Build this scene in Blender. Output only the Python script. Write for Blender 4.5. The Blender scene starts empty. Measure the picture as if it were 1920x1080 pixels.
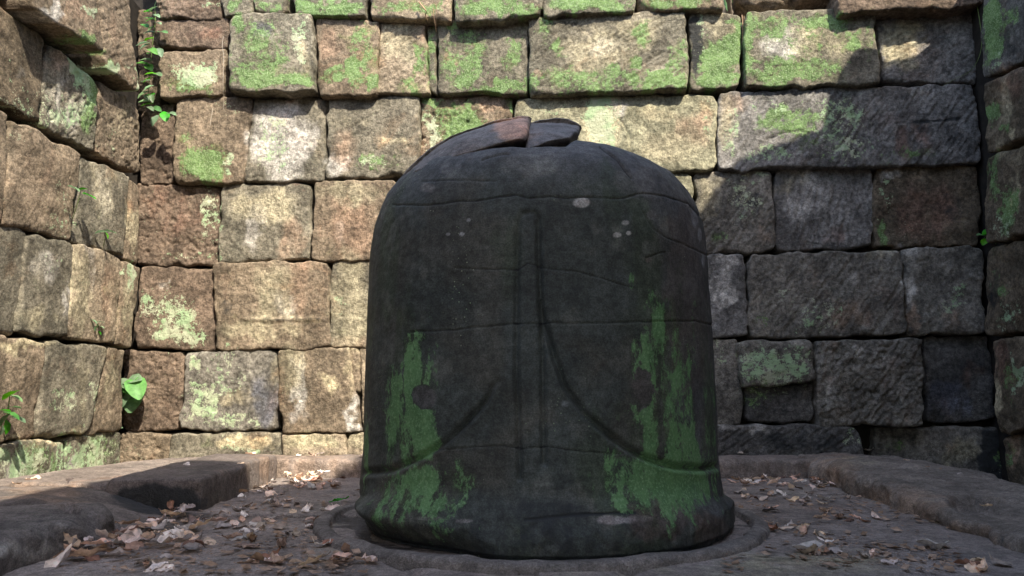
import bpy, math, random
import numpy as np
from mathutils import Vector, Matrix

C = bpy.context.scene.collection
SC = bpy.context.scene
random.seed(7)
rng = np.random.RandomState(7)

# ------------------------------------------------------------------ camera
F = 1400.0                                   # focal length in photo pixels (1920 wide)
PITCH = math.atan(187.0 / F)
YAW = math.atan(24.0 / F * math.cos(PITCH))
CAM = np.array([0.0, 0.0, 0.40])
FW = np.array([-math.sin(YAW) * math.cos(PITCH), math.cos(YAW) * math.cos(PITCH), math.sin(PITCH)])
RT = np.array([math.cos(YAW), math.sin(YAW), 0.0])
UP = np.cross(RT, FW)
cd = bpy.data.cameras.new('camera')
cam = bpy.data.objects.new('camera', cd)
C.objects.link(cam)
cam.location = CAM
cam.rotation_euler = (math.radians(90) + PITCH, 0, YAW)
cd.sensor_width = 36
cd.lens = 36.0 * F / 1920
cd.clip_start = 0.02
cd.clip_end = 3000
SC.camera = cam

# ------------------------------------------------------------------ light
SUN = np.array([0.45, -0.80, 1.0])           # direction towards the sun
SUN = SUN / np.linalg.norm(SUN)
elev = math.asin(SUN[2])
azim = math.atan2(SUN[0], SUN[1])            # clockwise from +Y
w = bpy.data.worlds.new('World')
SC.world = w
w.use_nodes = True
nt = w.node_tree
bg = nt.nodes['Background']
sky = nt.nodes.new('ShaderNodeTexSky')
sky.sky_type = 'NISHITA'
sky.sun_disc = False
sky.sun_elevation = elev
sky.sun_rotation = azim
wb = nt.nodes.new('ShaderNodeMix'); wb.data_type = 'RGBA'; wb.blend_type = 'MULTIPLY'   # the photograph's warm white balance
wb.inputs[0].default_value = 1.0; wb.inputs[7].default_value = (1.0, .90, .80, 1)
nt.links.new(sky.outputs[0], wb.inputs[6]); nt.links.new(wb.outputs[2], bg.inputs[0])
bg.inputs[1].default_value = 0.15
sd = bpy.data.lights.new('sun', 'SUN')
sd.energy = 2.45
sd.angle = math.radians(0.5)
sd.color = (1.0, 0.92, 0.76)
so = bpy.data.objects.new('sun', sd)
C.objects.link(so)
so.rotation_euler = Vector((-SUN[0], -SUN[1], -SUN[2])).to_track_quat('-Z', 'Y').to_euler()
so.location = (3, -6, 9)
SC.view_settings.view_transform = 'Standard'
SC.view_settings.look = 'None'
SC.view_settings.gamma = 1
SC.view_settings.use_curve_mapping = False
SC.view_settings.exposure = 2.1
SC.cycles.max_bounces = 8
SC.cycles.diffuse_bounces = 5

# ------------------------------------------------------------------ maths helpers
def ray(px, py):
    px = np.asarray(px, float); py = np.asarray(py, float)
    a = (px - 960) / F; b = (540 - py) / F
    return a[..., None] * RT + b[..., None] * UP + FW

def on_plane(px, py, O, N, off=0.0):
    d = ray(px, py)
    t = (np.dot(O - CAM, N) + off) / (d @ N)
    return CAM + d * t[..., None]

def gx(px, py, z=0.0):
    p = on_plane(px, py, np.array([0, 0, z]), np.array([0, 0, 1.0]))
    return float(p[0]), float(p[1])

def project(P):
    d = P - CAM
    a = d @ RT; b = d @ UP; c = d @ FW
    return 960 + F * a / c, 540 - F * b / c

def _hash(ix, iy, iz):
    h = (ix.astype(np.uint32) * np.uint32(73856093)) ^ (iy.astype(np.uint32) * np.uint32(19349663)) ^ (iz.astype(np.uint32) * np.uint32(83492791))
    h = (h ^ (h >> np.uint32(13))) * np.uint32(1274126177)
    h = h ^ (h >> np.uint32(16))
    return h

def noise(P):
    """gradient noise, about -1..1, P (n,3)"""
    P = np.asarray(P, float) + 1000.0
    i = np.floor(P).astype(np.int64); f = P - i
    u = f * f * f * (f * (f * 6 - 15) + 10)
    out = np.zeros(len(P))
    for dx in (0, 1):
        wx = u[:, 0] if dx else 1 - u[:, 0]
        for dy in (0, 1):
            wy = u[:, 1] if dy else 1 - u[:, 1]
            for dz in (0, 1):
                wz = u[:, 2] if dz else 1 - u[:, 2]
                h = _hash(i[:, 0] + dx, i[:, 1] + dy, i[:, 2] + dz)
                gx_ = (h & np.uint32(255)).astype(float) / 127.5 - 1
                gy_ = ((h >> np.uint32(8)) & np.uint32(255)).astype(float) / 127.5 - 1
                gz_ = ((h >> np.uint32(16)) & np.uint32(255)).astype(float) / 127.5 - 1
                out += wx * wy * wz * (gx_ * (f[:, 0] - dx) + gy_ * (f[:, 1] - dy) + gz_ * (f[:, 2] - dz))
    return out * 1.3

def fbm(P, octaves=4, gain=0.5, lac=2.03):
    s = np.zeros(len(P)); a = 1.0
    for k in range(octaves):
        s += a * noise(P * lac ** k + k * 17.3); a *= gain
    return s

def sstep(a, b, x):
    t = np.clip((x - a) / (b - a), 0, 1)
    return t * t * (3 - 2 * t)

def seg_dist(px, py, pts):
    """distance in photo pixels to a polyline"""
    best = np.full(px.shape, 1e9)
    for (x0, y0), (x1, y1) in zip(pts[:-1], pts[1:]):
        dx, dy = x1 - x0, y1 - y0
        t = np.clip(((px - x0) * dx + (py - y0) * dy) / (dx * dx + dy * dy + 1e-9), 0, 1)
        best = np.minimum(best, np.hypot(px - x0 - t * dx, py - y0 - t * dy))
    return best

def paint(px, py, blobs, chan):
    v = np.zeros(px.shape)
    for b in blobs:
        if b[0] != chan: continue
        q = (np.abs((px - b[1]) / b[3]) ** 2.4 + np.abs((py - b[2]) / b[4]) ** 2.4) ** (1 / 2.4)
        v = np.maximum(v, b[5] * np.clip((1.4 - q) / 0.8, 0, 1))
    return v

# ------------------------------------------------------------------ object helpers
def mesh(name, V, Fc, smooth=True, attrs=None):
    me = bpy.data.meshes.new(name)
    V = np.asarray(V, np.float32); 
    if isinstance(Fc, np.ndarray):
        k = Fc.shape[1]
        me.vertices.add(len(V)); me.vertices.foreach_set('co', V.ravel())
        me.loops.add(Fc.size); me.loops.foreach_set('vertex_index', Fc.ravel().astype(np.int32))
        me.polygons.add(len(Fc))
        me.polygons.foreach_set('loop_start', np.arange(0, Fc.size, k, dtype=np.int32))
        me.update(calc_edges=True)
    else:
        me.from_pydata([tuple(map(float, v)) for v in V], [], Fc)
    me.polygons.foreach_set('use_smooth', np.full(len(me.polygons), smooth))
    if attrs:
        for k, arr in attrs.items():
            a = me.attributes.new(k, 'FLOAT_COLOR', 'POINT')
            a.data.foreach_set('color', np.asarray(arr, np.float32).ravel())
    me.update()
    return me

def link(name, me, mat=None, parent=None, loc=None):
    o = bpy.data.objects.new(name, me)
    C.objects.link(o)
    if mat is not None and me is not None and not me.materials: me.materials.append(mat)
    if parent is not None: o.parent = parent
    if loc is not None: o.location = loc
    return o

def thing(name, label, cat, loc=(0, 0, 0), group=None):
    o = bpy.data.objects.new(name, None); C.objects.link(o)
    o.location = loc; o['label'] = label; o['category'] = cat
    o.empty_display_size = 0.1
    if group: o['group'] = group
    return o

def tag(o, label, cat, group=None):
    o['label'] = label; o['category'] = cat
    if group: o['group'] = group
    return o

# ------------------------------------------------------------------ materials
class NB:
    def __init__(s, name):
        s.m = bpy.data.materials.new(name); s.m.use_nodes = True
        s.t = s.m.node_tree; s.b = s.t.nodes['Principled BSDF']
    def n(s, typ, **kw):
        nd = s.t.nodes.new(typ)
        for k, v in kw.items(): setattr(nd, k, v)
        return nd
    def l(s, a, b): s.t.links.new(a, b)
    def put(s, sock, v):
        if hasattr(v, 'is_linked') or isinstance(v, bpy.types.NodeSocket): s.l(v, sock)
        else: sock.default_value = v
    def coord(s, which='Object'):
        if not hasattr(s, 'tc'): s.tc = s.n('ShaderNodeTexCoord')
        return s.tc.outputs[which]
    def pos(s):
        if not hasattr(s, 'ge'): s.ge = s.n('ShaderNodeNewGeometry')
        return s.ge.outputs['Position']
    def mapping(s, vec, scale=(1, 1, 1), rot=(0, 0, 0)):
        m = s.n('ShaderNodeMapping'); m.inputs['Scale'].default_value = scale
        m.inputs['Rotation'].default_value = rot
        s.l(vec, m.inputs['Vector']); return m.outputs[0]
    def noise(s, scale, detail=4, rough=0.6, vec=None, dist=0.0):
        nd = s.n('ShaderNodeTexNoise'); nd.inputs['Scale'].default_value = scale
        nd.inputs['Detail'].default_value = detail; nd.inputs['Roughness'].default_value = rough
        nd.inputs['Distortion'].default_value = dist
        s.l(vec if vec is not None else s.pos(), nd.inputs['Vector']); return nd.outputs['Fac']
    def voro(s, scale, vec=None, feature='F1'):
        nd = s.n('ShaderNodeTexVoronoi'); nd.inputs['Scale'].default_value = scale; nd.feature = feature
        s.l(vec if vec is not None else s.pos(), nd.inputs['Vector']); return nd.outputs['Distance']
    def math(s, op, a, b=None, clamp=False):
        nd = s.n('ShaderNodeMath', operation=op); nd.use_clamp = clamp
        s.put(nd.inputs[0], a)
        if b is not None: s.put(nd.inputs[1], b)
        return nd.outputs[0]
    def rng(s, v, a, b, c=0.0, d=1.0):
        nd = s.n('ShaderNodeMapRange'); nd.interpolation_type = 'SMOOTHSTEP'
        s.l(v, nd.inputs[0])
        for k, x in zip((1, 2, 3, 4), (a, b, c, d)): nd.inputs[k].default_value = x
        return nd.outputs[0]
    def mix(s, f, a, b, blend='MIX'):
        nd = s.n('ShaderNodeMix', data_type='RGBA', blend_type=blend)
        s.put(nd.inputs[0], f)
        for sock, v in ((nd.inputs[6], a), (nd.inputs[7], b)):
            if isinstance(v, tuple): sock.default_value = (v[0], v[1], v[2], 1)
            else: s.l(v, sock)
        return nd.outputs[2]
    def attr(s, name):
        nd = s.n('ShaderNodeAttribute', attribute_name=name)
        sp = s.n('ShaderNodeSeparateColor'); s.l(nd.outputs['Color'], sp.inputs[0])
        return nd.outputs['Color'], sp.outputs
    def bump(s, h, strength, dist, normal=None):
        nd = s.n('ShaderNodeBump'); nd.inputs['Strength'].default_value = strength
        nd.inputs['Distance'].default_value = dist
        s.l(h, nd.inputs['Height'])
        if normal is not None: s.l(normal, nd.inputs['Normal'])
        return nd.outputs[0]

def stone_material(name, rough=0.9, green=((.085, .15, .045), (.165, .275, .095), (.33, .43, .24)),
                   streak=False, bands=0., spec=0.25, bump=1.0, speck=1.0, contrast=.9, black=(.028, .030, .032), gmax=.88):
    b = NB(name)
    tint, _ = b.attr('tint'); _, g = b.attr('growth')
    P = b.pos()
    S = b.mapping(P, (1, 1, 0.6)) if streak else P
    mid = b.noise(7, 8, .7); fine = b.noise(48, 6, .75); grain = b.noise(260, 2, .6)
    f1 = b.rng(mid, .36, .64, 1 - .42 * contrast, 1 + .38 * contrast)
    f2 = b.rng(fine, .37, .63, 1 - .45 * contrast, 1 + .42 * contrast)
    f3 = b.rng(grain, .36, .64, .78, 1.22)
    k = b.math('MULTIPLY', b.math('MULTIPLY', f1, f2), f3)
    cmb = b.n('ShaderNodeCombineColor')
    for i in range(3): b.l(k, cmb.inputs[i])
    col = b.mix(1.0, tint, cmb.outputs[0], 'MULTIPLY')
    if bands:
        bn = b.rng(b.noise(5, 6, .7, b.mapping(P, (1, 1, 16))), .38, .62, 1 - bands, 1 + bands)
        cb = b.n('ShaderNodeCombineColor')
        for i in range(3): b.l(bn, cb.inputs[i])
        col = b.mix(1.0, col, cb.outputs[0], 'MULTIPLY')
    # ochre / iron and grey film on the bare stone
    ir = b.rng(b.noise(3.1, 5, .7, dist=.6), .56, .74, 0, .45)
    col = b.mix(ir, col, b.mix(1.0, col, (1.35, .92, .70), 'MULTIPLY'))
    gr = b.rng(b.noise(4.3, 6, .7, b.mapping(P, (1, 1, .6), (0, 0, 1))), .50, .70, 0, .5)
    col = b.mix(gr, col, b.mix(1.0, col, (.62, .68, .70), 'MULTIPLY'))
    # black biofilm and other painted darkening
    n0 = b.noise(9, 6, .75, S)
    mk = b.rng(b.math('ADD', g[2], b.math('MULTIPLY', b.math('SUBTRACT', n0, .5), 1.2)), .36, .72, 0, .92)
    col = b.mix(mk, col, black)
    dr = b.rng(b.noise(7, 6, .7, b.mapping(P, (1, 1, .28), (0, 0, .6)), .3), .55, .72, 0, .5 * contrast)
    col = b.mix(dr, col, b.mix(1.0, col, (.42, .42, .42), 'MULTIPLY'))
    # small dark pits
    pit = b.rng(b.voro(70, b.mapping(P, (1, 1, 1.3))), .05, .19, 1, 0)
    pitm = b.math('MULTIPLY', pit, b.rng(b.noise(11, 3, .6), .5, .66))
    col = b.mix(b.math('MULTIPLY', pitm, .7), col, (.03, .024, .02))
    # green crust: broken patches with ragged, speckled edge
    n1 = b.noise(22, 8, .72, S, .4); n2 = b.noise(90, 4, .8, S)
    na = b.math('ADD', b.math('MULTIPLY', n1, .62), b.math('MULTIPLY', n2, .38))
    gv = b.math('ADD', g[0], b.math('MULTIPLY', b.math('SUBTRACT', na, .5), 3.0))
    gm = b.rng(gv, .40, .66, 0, gmax)
    gn = b.noise(13, 5, .7, S); gn2 = b.noise(140, 3, .7)
    gc = b.mix(b.rng(gn, .38, .62), green[0], green[1])
    gc = b.mix(b.rng(gn2, .46, .66, 0, .8), gc, green[2])
    wash = b.rng(b.math('ADD', g[0], b.math('MULTIPLY', b.math('SUBTRACT', b.noise(8, 6, .7, S), .5), 2.2)), .22, .85, 0, .55)
    col = b.mix(wash, col, b.mix(1.0, col, (.62, .95, .42), 'MULTIPLY'))
    col = b.mix(gm, col, gc)
    # pale crust: rosettes and dots
    m1 = b.noise(30, 7, .72, b.mapping(P, (1, 1, 1), (.7, .2, .3))); m2 = b.noise(120, 3, .8)
    mb = b.math('ADD', b.math('MULTIPLY', m1, .6), b.math('MULTIPLY', m2, .4))
    pv = b.math('ADD', g[1], b.math('MULTIPLY', b.math('SUBTRACT', mb, .5), 3.2))
    pm = b.rng(pv, .48, .60, 0, .9)
    dots = b.rng(b.voro(85), .10, .17, 1, 0)
    dm = b.math('MULTIPLY', dots, b.rng(b.math('ADD', b.noise(5, 3, .6), b.math('MULTIPLY', g[1], .2)), .56, .66, 0, .75 * speck))
    pm = b.math('MAXIMUM', pm, dm)
    pc = b.mix(b.rng(b.noise(9, 3, .6), .4, .6), (.34, .47, .27), (.47, .50, .35))
    col = b.mix(pm, col, pc)
    b.l(col, b.b.inputs['Base Color'])
    b.b.inputs['Roughness'].default_value = rough
    b.b.inputs['Specular IOR Level'].default_value = spec
    h = b.math('ADD', b.math('MULTIPLY', b.noise(38, 6, .72), .9), b.math('MULTIPLY', grain, .12))
    h = b.math('SUBTRACT', h, b.math('MULTIPLY', pitm, .35))
    h = b.math('ADD', h, b.math('MULTIPLY', b.math('ADD', gm, pm), .06))
    b.l(b.bump(h, 1.0 * bump, 0.016), b.b.inputs['Normal'])
    return b.m

M_STONE = stone_material('lichened_sandstone')
M_LINGA = stone_material('dark_polished_sandstone', gmax=.80, rough=.72, spec=.3, streak=True, bands=.06, bump=.34, speck=.7, contrast=.6,
                         green=((.085, .185, .07), (.14, .28, .11), (.23, .38, .19)), black=(.018, .020, .023))
M_FLOOR = stone_material('worn_floor_sandstone', rough=.8, spec=.3, bump=.9, speck=.5, contrast=.6)

def simple_mat(name, col, rough=.8, var=.25, scale=30, trans=0.0, objrand=0.0, spec=.3):
    b = NB(name)
    n_ = b.noise(scale, 4, .6)
    lo = tuple(c * (1 - var) for c in col); hi = tuple(min(1, c * (1 + var)) for c in col)
    c = b.mix(b.rng(n_, .3, .7), lo, hi)
    if objrand:
        oi = b.n('ShaderNodeObjectInfo')
        hs = b.n('ShaderNodeHueSaturation')
        b.l(c, hs.inputs['Color'])
        b.l(b.rng(oi.outputs['Random'], 0, 1, 1 - objrand, 1 + objrand), hs.inputs['Value'])
        r2 = b.math('FRACT', b.math('MULTIPLY', oi.outputs['Random'], 7.31))
        b.l(b.rng(r2, 0, 1, .45, 1.25), hs.inputs['Saturation'])
        r3 = b.math('FRACT', b.math('MULTIPLY', oi.outputs['Random'], 13.7))
        b.l(b.rng(r3, 0, 1, .485, .515), hs.inputs['Hue'])
        c = hs.outputs[0]
    b.l(c, b.b.inputs['Base Color'])
    b.b.inputs['Roughness'].default_value = rough
    b.b.inputs['Specular IOR Level'].default_value = spec
    b.l(b.bump(b.noise(scale * 3, 3, .6), .3, .004), b.b.inputs['Normal'])
    if trans:
        tr = b.n('ShaderNodeBsdfTranslucent'); b.l(c, tr.inputs['Color'])
        mx = b.n('ShaderNodeMixShader'); mx.inputs[0].default_value = trans
        out = b.t.nodes['Material Output']
        b.l(b.b.outputs[0], mx.inputs[1]); b.l(tr.outputs[0], mx.inputs[2]); b.l(mx.outputs[0], out.inputs[0])
    return b.m

M_CORE = simple_mat('dark_earth_core', (.02, .016, .013), .95, .4, 20)  # near-black core seen in the gaps between stones
M_EARTH = simple_mat('bare_earth', (.16, .115, .08), .95, .35, 8)
M_OUTER = simple_mat('weathered_outer_stone', (.24, .19, .14), .9, .35, 5)
M_DRY = simple_mat('dry_leaf_tan', (.66, .48, .37), .75, .3, 60, .15, .4)
M_DRY2 = simple_mat('dry_leaf_brown', (.25, .155, .11), .75, .35, 60, .1, .4)
M_GREEN = simple_mat('fresh_leaf', (.07, .26, .03), .5, .25, 40, .35, .25, .4)
M_STEM = simple_mat('green_stem', (.12, .17, .05), .7, .3, 60)
M_ROOT = simple_mat('dry_root', (.33, .22, .14), .85, .3, 60)
M_PALE = simple_mat('pale_dry_root', (.5, .45, .38), .85, .2, 60)
M_BARK = simple_mat('bark', (.14, .11, .08), .95, .4, 14)

# ------------------------------------------------------------------ stone blocks
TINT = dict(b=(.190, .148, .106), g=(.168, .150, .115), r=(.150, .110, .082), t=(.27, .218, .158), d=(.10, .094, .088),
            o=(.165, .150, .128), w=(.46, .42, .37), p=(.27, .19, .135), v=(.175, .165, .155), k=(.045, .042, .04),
            m=(.125, .098, .068), l=(.24, .225, .155))

def block(name, frame, st, pxq, prot, style, tint, parent, mat, seed, blobs=(), depth=.22, spacing=.0075,
          round_=.013, corner=.022, warp=.0105, amp=1.0, nskirt=1, loose_px=False, tiltu=0., tiltv=0., hole=None, cracks=None, hfun=None):
    """a dressed stone: quad st (TL,TR,BR,BL in the frame's own metres) swelling out of the frame by prot"""
    O, A, B, N = frame
    st = np.asarray(st, float)
    if name == 'stone_block': cst = st.mean(0); st = st + np.sign(st - cst) * .0035
    wid = (np.linalg.norm(st[1] - st[0]) + np.linalg.norm(st[2] - st[3])) / 2
    hei = (np.linalg.norm(st[3] - st[0]) + np.linalg.norm(st[2] - st[1])) / 2
    def axis(L):
        n = max(6, int(L / spacing))
        e = [-1, -1 + .006 / L, -1 + .016 / L]
        mid = np.linspace(-1 + .03 / L, 1 - .03 / L, n)
        a = np.concatenate([e, mid, [-x for x in e[::-1]]])
        ext = np.zeros(len(a))
        a = np.concatenate([[-1] * nskirt, a, [1] * nskirt])
        ext = np.concatenate([np.arange(nskirt, 0, -1), ext, np.arange(1, nskirt + 1)])
        return a, ext
    ua, ue = axis(wid); va, ve = axis(hei)
    U, Vv = np.meshgrid(ua, va); EU, EV = np.meshgrid(ue, ve)
    ext = np.maximum(EU, EV) / nskirt
    U = U.ravel(); Vv = Vv.ravel(); ext = ext.ravel()
    corner = corner * (.4 + 1.9 * rng.rand()) if name == 'stone_block' else corner
    u2 = U * (1 - corner * np.abs(Vv) ** 9); v2 = Vv * (1 - corner * np.abs(U) ** 9)
    a = (u2 + 1) / 2; b = (v2 + 1) / 2
    w4 = [(1 - a) * (1 - b), a * (1 - b), a * b, (1 - a) * b]
    s = sum(w4[i] * st[i, 0] for i in range(4)); t = sum(w4[i] * st[i, 1] for i in range(4))
    base = O + np.outer(s, A) + np.outer(t, B)
    sd_ = seed * 3.71
    Q = base + sd_
    edge = np.maximum(np.abs(U), np.abs(Vv)) ** 3
    s = s + warp * edge * (fbm(Q * 9 + 5, 3)) * 1.6
    t = t + warp * edge * (fbm(Q * 9 + 31, 3)) * 1.6
    if pxq is not None:
        pxq = np.asarray(pxq, float)
        px = sum(w4[i] * pxq[i, 0] for i in range(4)); py = sum(w4[i] * pxq[i, 1] for i in range(4))
    else:
        px, py = project(base + N * prot)
    du = (1 - np.abs(U)) * wid / 2; dv = (1 - np.abs(Vv)) * hei / 2
    chip = np.clip(fbm(Q * 6 + 77, 3) - .12, 0, 1) * (1.6 if name == 'stone_block' else 1)
    r = round_ * (.55 + .5 * rng.rand()) * (1 + 2.6 * chip)
    def roll(d):
        x = np.clip(1 - d / r, 0, 1); return r * (1 - np.sqrt(np.clip(1 - x * x, 0, 1)))
    h = -np.minimum(roll(du) + roll(dv), r * 1.5)
    h += .005 * (1 - np.maximum(np.abs(U), np.abs(Vv)) ** 4) * amp
    h += amp * (.011 * fbm(Q * 3.2, 2) + .0045 * fbm(Q * 13 + 9, 3) + .0030 * fbm(Q * 40 + 3, 3))
    if 'c' in style:      # chisel furrows, oblique
        ang = {'c': .6, 'C': 2.4}['c'] + seed % 3 * .35
        x = s * math.cos(ang) + t * math.sin(ang); y = -s * math.sin(ang) + t * math.cos(ang)
        k = np.stack([x * 5, y * 34, np.full_like(x, sd_)], 1)
        h += amp * .0125 * (np.abs(fbm(k, 2)) * -1 + .25)
    if 'x' in style:      # pitted, flaking face
        n_ = fbm(Q * 17 + 50, 3)
        h -= amp * .010 * sstep(.25, .5, n_) + amp * .006 * sstep(.1, .35, fbm(Q * 42 + 11, 2))
        h += amp * .006 * np.round(fbm(Q * 7 + 3, 3) * 3) / 3
    if 'u' in style:      # lumpy
        h += amp * .014 * fbm(Q * 8 + 4, 2)
    h += tiltu * U + tiltv * Vv
    if hfun is not None: h += hfun(s, t)
    if hole is not None:
        for hx, hy, hrx, hry, hd in hole:
            q = np.hypot((px - hx) / hrx, (py - hy) / hry) + .35 * fbm(Q * 14, 2)
            h -= hd * sstep(1.15, .75, q)
    dirt = np.zeros(len(h))
    if cracks is not None:
        for pts, wd_, dp in cracks:
            d = seg_dist(px, py, pts) + 2.0 * fbm(Q * 20, 2)
            g_ = np.exp(-(d / wd_) ** 2); h -= dp * g_; dirt = np.maximum(dirt, g_ * .55)
    h = np.where(ext > 0, h - (depth) * ext, h)
    P = O + np.outer(s, A) + np.outer(t, B) + np.outer(prot + h, N)
    if nskirt > 1:
        nn = np.stack([fbm(P * 7 + sd_, 3), fbm(P * 7 + 40 + sd_, 3), 0 * s], 1)
        P = P + nn * .012 * np.clip(ext * nskirt, 0, 1)[:, None] * amp
    if nskirt > 1: px, py = project(P)
    # colour of the stone itself
    base_c = np.array(TINT[tint]) if isinstance(tint, str) else np.array(tint)
    T = np.tile(base_c, (len(P), 1)) * (1 + .22 * fbm(Q * 2.1 + 8, 2))[:, None]
    wx = px + 16 * fbm(Q * 7 + 12, 2) + 9 * fbm(Q * 24 + 7, 3); wy = py + 16 * fbm(Q * 7 + 92, 2) + 9 * fbm(Q * 24 + 47, 3)
    rag = .5 * fbm(Q * 11 + 60, 4)
    rag2 = .5 * fbm(np.stack([Q[:, 0] * 14, Q[:, 1] * 14, Q[:, 2] * 5], 1) + 20, 4)
    def soft(ch, gain=1.0):
        v = paint(wx, wy, blobs, ch)
        return np.clip(sstep(.15, .85, v + rag2 * .8 * (v > .02)) * gain, 0, 1)
    for ch, c, gn in (('W', (.50, .47, .43), .8), ('P', (.32, .215, .15), .7), ('Y', (.48, .41, .27), .8), ('B', (.12, .13, .17), .6),
                      ('R', (.17, .095, .07), .65), ('L', (.34, .30, .205), .75)):
        m_ = soft(ch, gn)[:, None]
        T = T * (1 - m_) + np.array(c) * m_
    G = np.zeros((len(P), 4)); G[:, 3] = 1
    gG = paint(wx, wy, blobs, 'G'); gM = paint(wx, wy, blobs, 'M'); gK = paint(wx, wy, blobs, 'K')
    G[:, 0] = np.clip(gG + (rag * .45 + .25 * fbm(Q * 45 + 70, 2)) * (gG > 0), 0, 1.2)
    G[:, 1] = np.clip(gM + (rag * .45 + .2 * fbm(Q * 45 + 70, 2)) * (gM > 0), 0, 1.2)
    G[:, 2] = np.clip(gK + .12 * fbm(Q * 4 + 90, 2) + dirt, 0, 1.2)
    # sides of the joints darkened, green thinned there
    if nskirt == 1: G[:, 0] *= np.where(ext > 0, .15, 1.0)
    G[:, 2] = np.where(ext > 0, .8 if nskirt == 1 else G[:, 2], G[:, 2])
    C0 = P.mean(axis=0)
    nu, nv = len(ua), len(va)
    idx = np.arange(nu * nv).reshape(nv, nu)
    Fc = np.stack([idx[:-1, :-1], idx[:-1, 1:], idx[1:, 1:], idx[1:, :-1]], -1).reshape(-1, 4)
    # orientation: front must face N
    p0, p1, p3 = base[idx[nv // 2, nu // 2]], base[idx[nv // 2, nu // 2 + 1]], base[idx[nv // 2 + 1, nu // 2]]
    if np.dot(np.cross(p1 - p0, p3 - p0), N) < 0: Fc = Fc[:, ::-1]
    me = mesh(name, P - C0, Fc.copy(), True, dict(tint=np.c_[np.clip(T, .01, .9), np.ones(len(T))], growth=G))
    return link(name, me, mat, parent, Vector(C0) - (Vector(parent.location) if parent is not None else Vector((0, 0, 0))))

# walls: planes through the two far corners of the cella
YL, YR = 4.0, 3.72
XL = float((CAM + ray(258, 727) * (YL / (ray(258, 727)[1])))[0])
XR = float((CAM + ray(1842, 727) * (YR / (ray(1842, 727)[1])))[0])
Z3 = np.array([0, 0, 1.0])
aB = np.array([XR - XL, YR - YL, 0]); aB /= np.linalg.norm(aB)
FR_B = (np.array([XL, YL, 0]), aB, Z3, np.array([aB[1], -aB[0], 0]))      # rear wall
FR_L = (np.array([XL, YL, 0]), np.array([0, 1.0, 0]), Z3, np.array([1.0, 0, 0]))
FR_R = (np.array([XR, YR, 0]), np.array([0, 1.0, 0]), Z3, np.array([-1.0, 0, 0]))

def wall_block(frame, q, prot, style, tint, parent, seed, blobs, **kw):
    O, A, B, N = frame
    q = np.asarray(q, float).reshape(4, 2)
    P = on_plane(q[:, 0], q[:, 1], O, N, prot)
    st = np.stack([(P - O) @ A, (P - O) @ B], 1)
    return block('stone_block', frame, st, q, prot, style, tint, parent, M_STONE, seed, blobs, **kw)

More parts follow.
